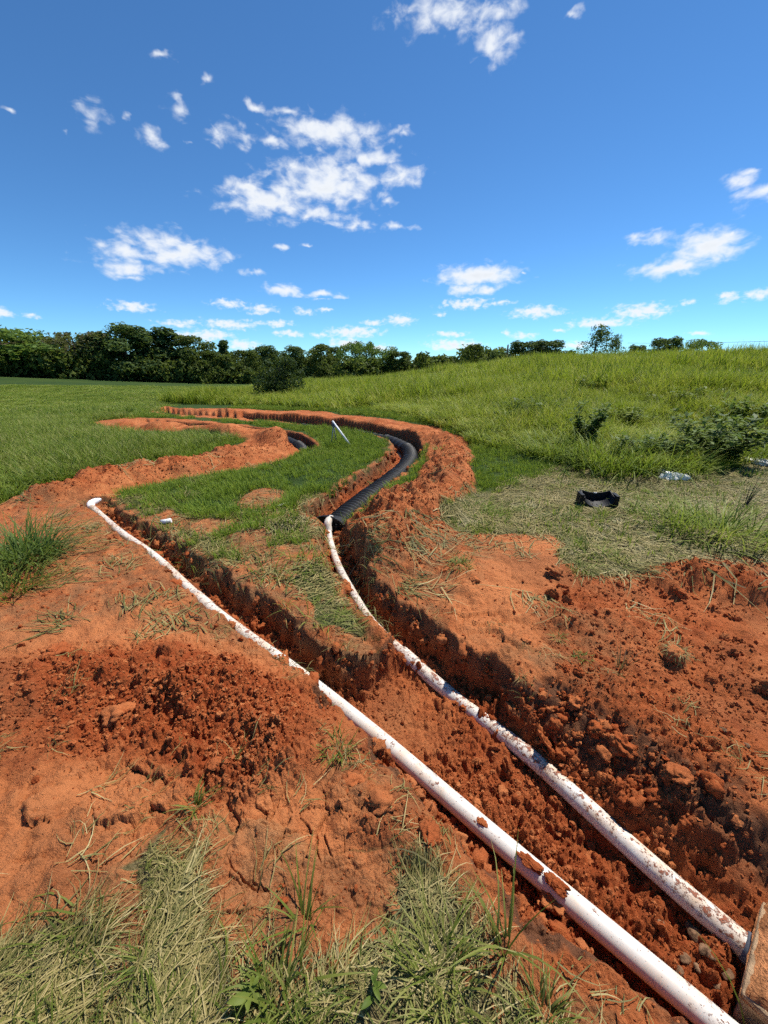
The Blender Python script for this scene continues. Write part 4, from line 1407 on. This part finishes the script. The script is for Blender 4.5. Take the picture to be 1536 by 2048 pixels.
def boulder(name, X, Y, size, seed, label, cat, material, group=None, flat=.7, rough=.5, dz=0.0, sub=3):
    x, y = gp(X, Y, dz)
    o = link(name, lump_mesh(name, seed, sub, rough, flat), material, loc=(x, y, zat(x, y) + size * .08), rot=(random.uniform(-.3, .3), random.uniform(-.3, .3), random.uniform(0, 6.28)), scale=(size, size * random.uniform(.75, 1.05), size * random.uniform(.75, 1)))
    tag(o, label, cat, group)
    return o


CL = [(760, 1630, .05, 'large pale clay lump beside the left pipe, above the dry grass'), (705, 1575, .04, 'dark crusted clod just above the large pale clay lump'),
      (860, 1690, .04, 'rounded clod at the edge of the dig left of the left pipe'), (1110, 1825, .045, 'dark red boulder-like clod lying left of the left pipe near the bottom'),
      (1360, 1545, .048, 'big brown rounded clod on the right bank below the rooted grass lump'), (430, 1545, .03, 'small pale clod on the red crumbly heap at left'),
      (235, 1435, .06, 'brown grassy clod half sunk in the red heap at left'), (1150, 1400, .04, 'dark clod on the lip of the right bank above the dig'),
      (1250, 1480, .05, 'dark clod by the hollow in the right bank'), (1395, 1195, .05, 'red clod on the low heap under the flattened grass at right'),
      (1470, 1170, .045, 'red clod near the right edge on the low heap'), (950, 1175, .04, 'small dark clod beside the pale smeared clay patch'),
      (125, 1325, .07, 'dark red clod at the left end of the red crumbly heap'), (1050, 1290, .035, 'dark clod on the pale bank right of the middle dig'),
      (690, 1170, .05, 'dark clod beside the narrow part of the right pipe trench'), (1300, 1620, .035, 'brown clod low on the right bank beside the muddy pipe'),
      (1180, 1690, .022, 'small red clod resting against the muddy pipe')]
for i, (X, Y, s, lb) in enumerate(CL):
    boulder('soil_clod', X, Y, s, 60 + i, lb, 'clod', M_CLOD, 'loose clay clods', dz=(-.33 if X in (1110, 1180) else 0), rough=.85, sub=4, flat=.65)
for i, (X, Y, s) in enumerate([(1385, 1885, .028), (1365, 1925, .02), (1400, 1915, .022), (1410, 1930, .018), (1330, 1900, .014), (1445, 1960, .02), (1375, 1860, .016), (1350, 1955, .017), (1425, 1895, .014), (1310, 1870, .013), (1390, 1945, .013), (1430, 1985, .017)]):
    boulder('pebble', X, Y, s, 90 + i, 'small tan pebble on the trench floor between the pipes by the concrete box', 'pebble', M_STONE, 'pebbles by the concrete box', .6, .3, -.34)
boulder('pebble', 1487, 1500, .018, 120, 'pale pebble on the right bank near the right edge', 'pebble', M_STONE, None, .7, .3)
boulder('pebble', 1443, 1470, .018, 121, 'pale pebble on the right bank above the big brown clod', 'pebble', M_STONE, None, .7, .3)


# mud lying on the left pipe
def mud():
    for i, (X, Y, s, lb) in enumerate([(1118, 1748, (.032, .022, .016), 'largest dark red mud lump sitting across the left pipe'), (1070, 1712, (.045, .016, .012), 'long smear of mud on top of the left pipe above its largest lump'),
                                       (965, 1640, (.02, .012, .006), 'thin mud flake on the left pipe farther up'), (1186, 1610, (.014, .011, .009), 'small red clod stuck on top of the muddy right pipe'),
                                       (862, 1352, (.012, .010, .008), 'dark clod on the right pipe where both trenches join')]):
        P, z = (PIPE1, 0) if X not in (1186, 862) else (PIPE2, 0)
        x, y = gp(X, Y, PIPE_Z + PR)
        Q = smooth_path(P, 400); k = np.argmin(np.hypot(Q[:, 0] - x, Q[:, 1] - y)); d = Q[min(k + 1, 399)] - Q[k - 1]
        o = link('mud_lump', lump_mesh('mud_lump', 130 + i, 4, 1.0, .8), M_CLOD, loc=(Q[k][0] * (1 - .010 / np.hypot(*Q[k])), Q[k][1] * (1 - .010 / np.hypot(*Q[k])), PIPE_Z + PR + s[2] * .45), rot=(0, 0, math.atan2(d[1], d[0])), scale=s)
        tag(o, lb, 'mud')


mud()


# ------------------------------------------------------------------ grass
def blades(rs, n, rad, hmin, hmax, width, lean, seg=3, curl=.5, tone=(.2, .8), lie=False, dirspread=6.3, even=False):
    """curved ribbon blades growing from a disc; lie: laid along +x"""
    a = rs.uniform(0, 6.283, n); q = rad * rs.uniform(0, 1, n) ** (.5 if even else .65)
    cur = np.stack([q * np.cos(a), q * np.sin(a), np.full(n, -.01)], 1)
    L = rs.uniform(hmin, hmax, n)
    lift = np.zeros(n)
    if even:                                        # blades gather in clumps of differing height and tone
        nc = max(6, n // 26); ci = rs.integers(0, nc, n)
        cq = rad * rs.uniform(0, 1, nc) ** .5; ca = rs.uniform(0, 6.283, nc)
        sp = rad * .9 / nc ** .5
        cur[:, 0] = (cq * np.cos(ca))[ci] + rs.normal(0, sp, n) * .75; cur[:, 1] = (cq * np.sin(ca))[ci] + rs.normal(0, sp, n) * .75
        L *= (.55 + .75 * rs.uniform(0, 1, nc) ** 1.3)[ci]; lift = rs.normal(0, .22, nc)[ci]
    b = rs.normal(size=n) * dirspread if dirspread < 3 else (rs.uniform(0, 6.283, n) if even else a + rs.normal(size=n) * .9)
    z0 = np.zeros(n)
    D = np.stack([np.cos(b), np.sin(b), z0], 1); S = np.stack([-np.sin(b), np.cos(b), z0], 1)
    ang = rs.uniform(.2, 1, n) * lean if not lie else rs.uniform(1.42, 1.72, n)
    cu = rs.uniform(.3, 1, n) * curl
    tn = np.clip(rs.uniform(*tone, n) + lift, 0, 1); w = width * rs.uniform(.6, 1.25, n)
    if lie: cur[:, 2] = rs.uniform(.0, .02, n)
    sw = rs.normal(size=n) * .45 if lie else rs.normal(size=n) * .12
    V = np.zeros((n, seg + 1, 2, 3)); T = np.zeros((n, seg + 1, 2))
    for s in range(seg + 1):
        t = s / seg
        ww = (w * (1 - t ** 1.8) * .5 + .0004 if s < seg else w * .06)[:, None]
        V[:, s, 0] = cur - S * ww; V[:, s, 1] = cur + S * ww
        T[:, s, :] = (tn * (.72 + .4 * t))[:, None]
        dd = D * np.cos(sw * t * 2)[:, None] + S * np.sin(sw * t * 2)[:, None]
        cur = cur + (dd * np.sin(ang)[:, None] + np.array([0, 0, 1.0]) * np.cos(ang)[:, None]) * (L / seg)[:, None]
        if lie: cur[:, 2] = np.maximum(cur[:, 2], .002)
        ang = np.minimum(ang + cu / seg * 2, 1.75 if lie else 2.4)
    k = (np.arange(n) * 2 * (seg + 1))[:, None, None] + (np.arange(seg) * 2)[None, :, None] + np.array([0, 1, 3, 2])
    return V.reshape(-1, 3), k.reshape(-1, 4), T.ravel()


def tuft_set(count, seed, **kw):
    return [blades(np.random.default_rng(seed + i), **kw) for i in range(count)]


def tuft_coll(name, count, material, seed, **kw):
    return proto_coll(name, [mesh_np(name, v, f, tone=t) for v, f, t in tuft_set(count, seed, **kw)], [material])


def put(name, x, y, z, scl, coll, ncol, label, cat, tilt=.12):
    n = len(x)
    rot = np.stack([RNG.normal(0, tilt, n), RNG.normal(0, tilt, n), RNG.uniform(0, 6.28, n)], 1)
    s = scl if np.ndim(scl) == 2 else np.stack([scl] * 3, 1)
    print(name, n)
    return scatter(name, np.stack([x, y, z], 1), rot, s, RNG.integers(0, ncol, n), coll, label, cat)


def grow(name, x, y, scl, tufts, material, label, cat, rz=None, follow=True, lift=.003):
    """tufts joined into one mesh that follows the ground blade by blade"""
    n = len(x); rz = RNG.uniform(0, 6.28, n) if rz is None else rz
    which = RNG.integers(0, len(tufts), n); dt = RNG.normal(0, .13, n)
    VV, FF, TT = [], [], []; k0 = 0
    for m, (v, f, t) in enumerate(tufts):
        i = np.nonzero(which == m)[0]
        if not len(i): continue
        c, s_ = np.cos(rz[i])[:, None], np.sin(rz[i])[:, None]; k = scl[i][:, None]
        X = x[i][:, None] + k * (v[:, 0] * c - v[:, 1] * s_); Y = y[i][:, None] + k * (v[:, 0] * s_ + v[:, 1] * c)
        Z = (zq(X, Y) if follow else zq(x[i], y[i])[:, None]) + v[:, 2] * k + lift
        VV.append(np.stack([X, Y, Z], -1).reshape(-1, 3))
        FF.append((f[None] + (np.arange(len(i)) * len(v))[:, None, None]).reshape(-1, 4) + k0); k0 += len(i) * len(v)
        TT.append(np.clip(t[None] + dt[i][:, None], 0, 1).ravel())
    F = np.concatenate(FF); print(name, n, 'tris', 2 * len(F))
    o = link(name, mesh_np(name, np.concatenate(VV), F, tone=np.concatenate(TT)), material)
    return tag(o, label, cat, kind='stuff')


def pick(p):
    return RNG.uniform(0, 1, len(p)) < p


def clear_of_soil(x, y, rad):
    m = np.zeros(x.shape)
    for q in np.arange(0, 6.28, 1.05): m = np.maximum(m, land(x + rad * np.cos(q), y + rad * np.sin(q), False)['soil'])
    return m < .35


def lattice(x0, x1, y0, y1, d):
    """jittered places about d apart"""
    x, y = np.meshgrid(np.arange(x0, x1, d), np.arange(y0, y1, d * .9))
    x = x + (np.arange(x.shape[0]) % 2)[:, None] * d * .5
    return (x + RNG.uniform(-.3, .3, x.shape) * d).ravel(), (y + RNG.uniform(-.3, .3, y.shape) * d).ravel()


def infront(x, y, r0, r1, a=56):
    r = np.hypot(x, y); az = np.abs(np.degrees(np.arctan2(x, y)))
    return (r > r0) & (r < r1) & (az < a + 40 / r)


S_LAWN = tuft_set(10, 400, n=15, rad=.065, hmin=.04, hmax=.115, width=.0075, lean=.6, seg=2, curl=.6, tone=(.1, .95))
S_STRAW = tuft_set(12, 500, n=11, rad=.09, hmin=.05, hmax=.22, width=.0036, lean=1, seg=4, curl=.2, tone=(.05, 1), lie=True, dirspread=.5)
S_STRAWF = tuft_set(10, 520, n=11, rad=.14, hmin=.12, hmax=.42, width=.008, lean=1, seg=3, curl=.2, tone=(.0, .9), lie=True, dirspread=.6)
S_GREENL = tuft_set(8, 540, n=10, rad=.08, hmin=.10, hmax=.32, width=.006, lean=1.2, seg=4, curl=.4, tone=(.05, .9), lie=True, dirspread=.6)
S_FRESH = tuft_set(10, 560, n=12, rad=.05, hmin=.06, hmax=.20, width=.0046, lean=1.2, seg=4, curl=1.0, tone=(.05, .9))
S_EDGE = tuft_set(8, 580, n=16, rad=.10, hmin=.08, hmax=.26, width=.009, lean=.9, seg=3, curl=.9, tone=(.0, .95))
S_ROOT = tuft_set(6, 610, n=9, rad=.06, hmin=.06, hmax=.18, width=.005, lean=1.6, seg=3, curl=1.2, tone=(.0, .7))
S_ROUGH = tuft_set(8, 590, n=14, rad=.09, hmin=.08, hmax=.28, width=.007, lean=1.35, seg=4, curl=.7, tone=(.0, .95))
C_LAWNF = tuft_coll('lawn_patch', 6, M_LAWN, 420, n=420, rad=.34, hmin=.06, hmax=.16, width=.011, lean=.6, seg=2, curl=.6, tone=(.1, .95), even=True)
C_FIELD = tuft_coll('field_patch', 7, M_FIELD, 440, n=1100, rad=.75, hmin=.10, hmax=.34, width=.012, lean=.8, seg=2, curl=.9, tone=(.0, .95), even=True)
C_FIELDF = tuft_coll('field_patch_far', 5, M_FIELD, 450, n=1500, rad=1.7, hmin=.10, hmax=.26, width=.03, lean=.8, seg=2, curl=.7, tone=(.0, .8), even=True)
C_MEAD = tuft_coll('meadow_patch', 8, M_MEADOW, 460, n=1300, rad=.75, hmin=.22, hmax=.75, width=.017, lean=.5, seg=3, curl=.9, tone=(.0, 1.0), even=True)
C_MEADF = tuft_coll('meadow_patch_far', 6, M_MEADOW, 480, n=1500, rad=1.5, hmin=.28, hmax=.85, width=.036, lean=.45, seg=2, curl=.8, tone=(.0, 1.0), even=True)


def build_grass():
    # hill meadow
    x, y = lattice(-14, 24, 5, 22, .50); k = infront(x, y, 6, 17.5); x, y = x[k], y[k]; g = land(x, y, False)
    k = pick(sst(.25, .7, g['meadow']) * (g['soil'] < .3) * clear_of_soil(x, y, .45)); x, y = x[k], y[k]
    hv = (.38 + .55 * sst(0, 4.5, -poly_sd(MEADOW, x, y))) * (1 + 1.5 * fbm(x / 1.4, y / 1.4, 701, 3))
    put('meadow_grass', x, y, g['z'][k], np.stack([hv ** .3, hv ** .3, hv], 1), C_MEAD, 8, 'tall yellow-green grass on the near slope of the hill at right', 'grass', .05)
    x, y = lattice(-35, 75, 8, 62, 1.0); k = infront(x, y, 16.5, 60); x, y = x[k], y[k]; g = land(x, y, False)
    k = pick(g['meadow']); x, y = x[k], y[k]
    hv = 1 + 1.5 * fbm(x / 3.0, y / 3.0, 702, 3)
    put('hill_grass', x, y, g['z'][k], np.stack([hv ** .3, hv ** .3, hv * .9], 1), C_MEADF, 6, 'tall yellow-green grass covering the hill up to its crest', 'grass', .04)
    # lawn between the trenches and around
    x, y = candidates(14000, 3.0, 8.2, -48, 46, 1.5); g = land(x, y, False)
    out = (1 - sst(.25, .5, g['soil'])) * (1 - g['straw'] * .9) * (1 - g['meadow'] * .8)
    left = poly_sd(LEFTF, x, y) < 0
    p = out * np.where(left, .25, 1) * np.clip(.5 + 2.2 * (fbm(x / .45, y / .45, 711, 3) + .12), .05, 1)
    k = pick(p)
    s = (.75 + .9 * np.clip(fbm(x / .8, y / .8, 713, 3) + .3, 0, 1))[k]
    grow('lawn_grass', x[k], y[k], s, S_LAWN, M_LAWN, 'short bright green grass nearest the pipes between the trenches', 'grass', follow=False)
    x, y = lattice(-20, 12, 6, 24, .26); k = infront(x, y, 7.8, 24); x, y = x[k], y[k]; g = land(x, y, False)
    out = (1 - sst(.2, .4, g['soil'])) * (1 - g['straw'] * .9) * (1 - sst(.3, .8, g['meadow'])) * np.where(poly_sd(LEFTF, x, y) < 0, 0, 1)
    free = clear_of_soil(x, y, .24)
    edge = pick(out * ~free)
    ex, ey = np.repeat(x[edge], 5) + RNG.normal(0, .12, 5 * edge.sum()), np.repeat(y[edge], 5) + RNG.normal(0, .12, 5 * edge.sum())
    ke = (land(ex, ey, False)['soil'] < .3) & (ey < 9.9) & (np.abs(ex) < 8.9)
    grow('lawn_edge_grass', ex[ke], ey[ke], RNG.uniform(1.0, 1.7, ke.sum()), S_LAWN, M_LAWN, 'short green grass along the far trench edges', 'grass', follow=False)
    k = pick(out * free)
    s = (.8 + .8 * np.clip(fbm(x / .8, y / .8, 713, 3) + .3, 0, 1))[k]
    put('far_lawn_grass', x[k], y[k], g['z'][k], np.stack([np.full(k.sum(), .8), np.full(k.sum(), .8), s], 1), C_LAWNF, 6, 'short green grass around the far curves of the trenches', 'grass', .05)
    # left pasture
    x, y = lattice(-30, 0, 2, 24, .5); k = infront(x, y, 4.2, 21); x, y = x[k], y[k]; g = land(x, y, False)
    k = pick((poly_sd(LEFTF, x, y) < -.3) * (g['soil'] < .25) * (g['meadow'] < .5) * clear_of_soil(x, y, .6)); x, y = x[k], y[k]
    hv = (.6 + 1.1 * np.clip(fbm(x / 2.2, y / 2.2, 721, 3) + .3, 0, 1))
    put('pasture_grass', x, y, g['z'][k], np.stack([np.ones(len(x)), np.ones(len(x)), hv], 1), C_FIELD, 7, 'ankle-high grass of the left pasture', 'grass', .05)
    x, y = candidates(8000, 3.2, 9.8, -62, -8, 1.6); g = land(x, y, False); sd = poly_sd(LEFTF, x, y)
    k = pick(sst(.1, -.05, sd) * sst(-1.1, -.7, sd) * (1 - sst(.2, .5, g['soil'])))
    grow('pasture_edge_grass', x[k], y[k], RNG.uniform(.7, 1.5, k.sum()), S_EDGE, M_FIELD, 'grass along the edge of the left spoil bank', 'grass', follow=False)
    x, y = lattice(-60, 5, 10, 60, 1.25); k = infront(x, y, 20, 58); x, y = x[k], y[k]; g = land(x, y, False)
    k = pick(sst(.6, -.6, poly_sd(LEFTF, x, y)) * (g['meadow'] < .5)); x, y = x[k], y[k]
    hv = (.7 + .8 * np.clip(fbm(x / 4, y / 4, 723, 3) + .3, 0, 1)) * (1 - .6 * sst(22, 34, np.hypot(x, y)))
    put('far_pasture_grass', x, y, g['z'][k], np.stack([np.ones(len(x)), np.ones(len(x)), hv], 1), C_FIELDF, 5, 'short even grass of the far left pasture before the wood', 'grass', .03)
    # flattened dry grass
    x, y = candidates(36000, .5, 8.5, -72, 60, .8); g = land(x, y, False)
    p = g['straw'] * np.clip(np.where(g['r'] < 2.4, .55, .6) + 2.2 * (fbm(x / .28, y / .28, 731, 3) + .12), 0, 1) * (1 - .85 * g['soil'])
    p *= np.where(g['r'] < 2.4, 1 - sst(.25, .6, g['soil']), 1)
    p = np.maximum(p, (.010 + .02 * g['litter']) * g['soil'] * (g['trench'] < .05) * (1 - .7 * g['red']))
    k = pick(p)
    X, Y, r = x[k], y[k], g['r'][k]
    flow = 6.4 * fbm(X / 1.1, Y / 1.1, 741, 2) + RNG.normal(0, .55, len(X)) + .9
    near = r < 2.4
    flow = np.where(near & (X < .1), .75 + RNG.normal(0, .5, len(X)) + 2.5 * fbm(X / .3, Y / .3, 743, 2), flow)
    grow('dry_grass', X[near], Y[near], RNG.uniform(.35, .85, near.sum()), S_STRAW, M_STRAW, 'flattened straw-coloured grass in the foreground', 'grass', rz=flow[near])
    n2 = ~near
    grow('flattened_grass', X[n2], Y[n2], RNG.uniform(.6, 1.15, n2.sum()), S_STRAWF, M_STRAW, 'flattened straw-coloured grass around the black plate and the inner bank', 'grass', rz=flow[n2])
    # greener laid blades among it
    x, y = candidates(10000, .5, 8.5, -72, 60, .7); g = land(x, y, False)
    p = g['straw'] * (g['soil'] < .5) * np.clip(.25 + 2.6 * (fbm(x / .45, y / .45, 751, 3) + .05), 0, 1) * np.where(g['r'] < 2.4, .22, 1)
    k = pick(p)
    fl = 6.4 * fbm(x[k] / 1.1, y[k] / 1.1, 741, 2) + RNG.normal(0, .6, k.sum()) + .9
    grow('laid_grass', x[k], y[k], RNG.uniform(.5, 1.1, k.sum()) * np.clip(.6 + .12 * g['r'][k], .6, 1.2), S_GREENL, M_FRESH, 'green blades laid flat among the dry grass', 'grass', rz=fl)
    # roots and dead blades hanging over the trench rims
    x, y = candidates(26000, 1.2, 7.5, -50, 50, 1.0); g = land(x, y, False)
    k = pick(sst(.003, .012, g['trench']) * sst(.07, .03, g['trench']) * np.clip(.2 + 3 * fbm(x / .35, y / .35, 781, 3), 0, .8) * (y > 1.25))
    grow('root_fringe', x[k], y[k], RNG.uniform(.35, .8, k.sum()), S_ROOT, M_STRAW, 'dead blades and roots hanging over the trench rims', 'grass', follow=False)
    # rough drooping tufts standing out of the flattened grass and the inner bank
    x, y = candidates(2600, 2.2, 8, -45, 58, 1.2); g = land(x, y, False)
    k = pick((.6 * g['straw'] + .25 * g['litter'] * (g['soil'] < .6)) * np.clip(.3 + 3 * fbm(x / .6, y / .6, 771, 3), 0, 1))
    grow('rough_grass', x[k], y[k], RNG.uniform(.5, 1.2, k.sum()), S_ROUGH, M_FIELD, 'drooping green tufts standing out of the flattened grass', 'grass', follow=False)
    # fresh upright foreground grass
    x, y = candidates(4600, .45, 2.0, -74, 60, 1.0); g = land(x, y, False)
    ff = sst(.02, -.05, poly_sd(FLAT_F, x, y))
    p = ff * (g['soil'] < .4) * np.clip(sst(.66, .48, y) * .22 + .55 * (fbm(x / .2, y / .2, 761, 3)), 0, 1)
    k = pick(p)
    grow('foreground_grass', x[k], y[k], RNG.uniform(.35, .9, k.sum()), S_FRESH, M_FRESH, 'fresh green grass at the bottom of the picture', 'grass', follow=False)


LEFTF = np.vstack([gpl([(0, 1010), (75, 975), (200, 940), (330, 920), (470, 880), (400, 872), (215, 862), (190, 842), (260, 828), (330, 800)]), [(-13, 30), (-12, 60), (-70, 70), (-70, 10), (-9, 4.5)]])
build_grass()


# ------------------------------------------------------------------ single plants
def clump(name, X, Y, label, cat, material, seed, n, rad, hmin, hmax, width, lean, curl=.9, dz=0.0, seg=5, soil=0.0, **kw):
    x, y = gp(X, Y, dz); z = zat(x, y)
    rs = np.random.default_rng(seed)
    v, f, t = blades(rs, n=n, rad=rad, hmin=hmin, hmax=hmax, width=width, lean=lean, seg=seg, curl=curl, **kw)
    if soil:
        o = empty(name, (x, y, z))
        c = link('root_ball', lump_mesh('root_ball', seed, 4, .5, .9), M_CLOD, o, loc=(0, 0, soil * .5)); c.scale = (soil, soil, soil)
        link('blades', mesh_np('blades', v, f, tone=t), material, o, loc=(0, 0, soil * .95))
    else:
        o = link(name, mesh_np(name, v, f, tone=t), material, loc=(x, y, z))
    tag(o, label, cat)
    return o


G = 'grass tuft'
clump('grass_clump', 55, 1125, 'big dense dark green grass clump at the left edge beside the clay', G, M_WEED, 801, 420, .24, .25, .62, .011, .95)
clump('grass_clump', 10, 1185, 'lower pale green grass clump at the left edge, in front of the big dense one', G, M_FRESH, 802, 200, .2, .2, .42, .009, 1.1)
clump('sod_clod', 1345, 1325, 'round sod clod with dry drooping grass on the right bank', 'sod', M_STRAW, 803, 150, .035, .05, .10, .0035, 1.1, curl=2.6, soil=.055)
clump('dry_stalk_tuft', 1238, 1345, 'thin upright dry stalks beside the round sod clod', G, M_STRAW, 804, 14, .025, .10, .2, .0045, .35, .3)
clump('grass_tuft', 1165, 1325, 'small low grassy lump between the dry stalks and the dig', G, M_FRESH, 805, 60, .05, .03, .07, .004, 1.2)
clump('grass_tuft', 1115, 1285, 'small pale tuft at the back of the right bank', G, M_FRESH, 806, 26, .03, .04, .09, .004, .9)
clump('grass_tuft', 1160, 1145, 'green tuft at the corner of the pale smeared clay patch', G, M_FRESH, 807, 110, .09, .06, .16, .006, 1.2)
clump('grass_tuft', 920, 1145, 'grassy sod on the lip of the trench left of the pale clay patch', G, M_FRESH, 808, 80, .1, .04, .1, .006, 1.1)
clump('grass_tuft', 675, 1505, 'dry and green tuft beside the left pipe in the middle', G, M_FRESH, 809, 60, .06, .05, .12, .004, 1.2)
clump('grass_tuft', 395, 1620, 'tuft at the tip of the dry grass, pointing at the red heap', G, M_FRESH, 810, 26, .02, .06, .13, .005, .9)
clump('grass_tuft', 730, 1255, 'small tuft on the tip of the inner bank by the right pipe', G, M_STRAW, 811, 40, .04, .04, .09, .005, 1.0)
clump('grass_tuft', 1005, 1905, 'long-bladed green grass standing at the edge of the dig in the foreground', G, M_FRESH, 812, 16, .03, .16, .34, .006, .55, .9)
clump('grass_tuft', 1090, 2035, 'short grass tuft at the bottom edge, left of the left pipe', G, M_FRESH, 813, 60, .05, .05, .12, .004, .8)
clump('grass_tuft', 610, 1850, 'crossed long green and dry blades beside the bare foreground patch', G, M_FRESH, 814, 14, .03, .14, .26, .006, .8, .7)
clump('grass_tuft', 1500, 2060, 'arching green blades in front of the concrete box', G, M_FRESH, 815, 7, .03, .16, .30, .007, .9, .9, dz=-.2)
clump('grass_tuft', 880, 1960, 'dense green grass at the bottom centre right', G, M_FRESH, 816, 90, .09, .08, .24, .005, .8)
clump('grass_tuft', 560, 1990, 'loose green grass at the bottom centre', G, M_FRESH, 817, 60, .08, .08, .2, .006, .9)
clump('grass_tuft', 880, 920, 'tuft growing on the right spoil bank by the chamber bend', G, M_LAWN, 818, 60, .12, .06, .16, .008, 1.0)
clump('grass_tuft', 960, 1035, 'bright green patch at the foot of the right spoil bank', G, M_LAWN, 819, 160, .3, .08, .2, .008, .9)
clump('grass_clump', 1440, 1070, 'long green grass swept flat on the cut grass at right', G, M_FIELD, 820, 320, .45, .25, .65, .011, 1.4, .5)
clump('grass_clump', 1330, 1045, 'smaller green blades swept flat right of the black plate', G, M_FIELD, 821, 200, .35, .2, .5, .010, 1.4, .5)


def weed(name, X, Y, h, spread, stems, seed, label, material=M_WEED, leaf=.05, per=26):
    """branching weed: stems as one part, leaves as another"""
    x, y = gp(X, Y); z = zat(x, y); rs = np.random.default_rng(seed)
    o = empty(name, (x, y, z))
    LV = []; LT = []

    def stem_fn(bm):
        for i in range(stems):
            a = rs.uniform(0, 6.28); q = spread * rs.uniform(.1, 1) ** .7; L = h * rs.uniform(.55, 1)
            pts = [np.array([q * .2 * math.cos(a), q * .2 * math.sin(a), 0]) + (np.array([q * math.cos(a), q * math.sin(a), L]) - 0) * np.array([t ** 1.4, t ** 1.4, t]) for t in np.linspace(0, 1, 5)]
            rings = [[bm.verts.new((p[0] + .006 * (1.1 - k * .22) * math.cos(2.09 * j), p[1] + .006 * (1.1 - k * .22) * math.sin(2.09 * j), p[2])) for j in range(3)] for k, p in enumerate(pts)]
            for k in range(4):
                for j in range(3): bm.faces.new((rings[k][j], rings[k][(j + 1) % 3], rings[k + 1][(j + 1) % 3], rings[k + 1][j]))
            for m in range(per):
                t = rs.uniform(.15, 1.0); p = np.array([np.interp(t * 4, range(5), [w[c] for w in pts]) for c in range(3)])
                d = rs.normal(size=3); d[2] = abs(d[2]) * .5; d /= np.linalg.norm(d)
                sd_ = np.cross(d, [0, 0, 1.0]); sd_ /= np.linalg.norm(sd_) + 1e-6
                l = leaf * rs.uniform(.6, 1.5)
                LV.extend([p, p + d * l * .5 + sd_ * l * .2, p + d * l + [0, 0, -l * .15], p + d * l * .5 - sd_ * l * .2])
                LT.extend([rs.uniform(.05, .95)] * 4)
    sm = bm_mesh('stem', stem_fn)
    link('stem', sm, M_BARK, o)
    link('foliage', mesh_np('foliage', np.array(LV), np.arange(len(LV)).reshape(-1, 4), tone=LT), material, o)
    tag(o, label, 'weed')


weed('tall_weed', 1165, 905, .95, .28, 18, 901, 'tall dark upright weed rising above the grass behind the black plate', leaf=.12, per=46)
weed('bushy_weed', 1425, 925, .85, .75, 40, 902, 'dark bushy weed in shade at the right edge of the tall grass', leaf=.13, per=44)
weed('bushy_weed', 1300, 925, .5, .5, 22, 903, 'low leafy weed between the tall dark weed and the bushy one', leaf=.12, per=36)
weed('bushy_weed', 1090, 838, .6, 1.0, 26, 904, 'dark low weeds on the slope behind the tall upright weed', leaf=.15, per=34)
weed('bushy_weed', 1010, 850, .45, .5, 18, 906, 'light green weed clump on the slope above the lawn strip', M_BROAD, leaf=.12, per=34)
weed('bushy_weed', 1240, 860, .55, .6, 22, 907, 'light green weed clump right of the tall dark weed', M_BROAD, leaf=.13, per=34)
weed('bushy_weed', 1370, 820, .6, .9, 24, 908, 'broad pale weed clump higher up the right slope', M_BROAD, leaf=.16, per=34)
weed('bushy_weed', 1500, 850, .6, .8, 24, 909, 'leafy weed clump on the slope at the right edge', M_WEED, leaf=.15, per=34)
weed('bushy_weed', 1180, 790, .6, 1.2, 26, 910, 'wide weed clump halfway up the hill', M_BROAD, leaf=.2, per=36)
weed('tall_weed', 1490, 1010, .42, .12, 6, 905, 'thin branching weed standing in the flattened grass at right', leaf=.03, per=14)
clump('grass_clump', 1220, 940, 'drooping bright green grass clump at the foot of the hill meadow', G, M_FIELD, 822, 520, .6, .4, .95, .014, .95)
clump('grass_clump', 1330, 938, 'drooping grass clump in front of the low leafy weed', G, M_FIELD, 823, 420, .55, .35, .8, .014, 1.0)
clump('grass_clump', 1110, 915, 'pale drooping grass clump left of the tall dark weed', G, M_FIELD, 824, 380, .5, .3, .75, .014, 1.0)
clump('grass_clump', 1490, 915, 'drooping grass clump at the right edge beside the bushy weed', G, M_FIELD, 825, 380, .55, .3, .8, .014, .95)


def broadleaf(X, Y, n, ln, seed, label):
    x, y = gp(X, Y); z = zat(x, y); rs = np.random.default_rng(seed)
    o = empty('leafy_weed', (x, y, z))

    def lf():
        V = []; F_q = []
        for s in range(7):
            t = s / 6
            w = ln * .19 * math.sin(math.pi * min(1, t * .93 + .07)) ** .8
            zc = ln * (.32 * t - .42 * t * t)
            V += [(-w, t * ln, zc + w * .35), (0, t * ln, zc), (w, t * ln, zc + w * .35)]
        for s in range(6):
            for j in range(2): F_q.append((s * 3 + j, s * 3 + j + 1, s * 3 + j + 4, s * 3 + j + 3))
        return mesh_np('leaf', V, F_q, smooth=True, tone=np.repeat(rs.uniform(.2, .9), 21))
    me = lf(); me.materials.append(M_BROAD)
    for i in range(n):
        link('leaf', me, parent=o, loc=(rs.normal() * .006, rs.normal() * .006, .01 + .012 * i / 2), rot=(rs.uniform(.1, .75), rs.normal() * .2, i * 2.4 + rs.normal() * .3), scale=(s_ := rs.uniform(.6, 1.1), s_, s_))
    tag(o, label, 'weed')


broadleaf(505, 2005, 7, .055, 951, 'yellow-green leafy weed at the bottom, left of centre')
broadleaf(745, 1995, 6, .045, 952, 'leafy weed at the bottom centre among green grass')
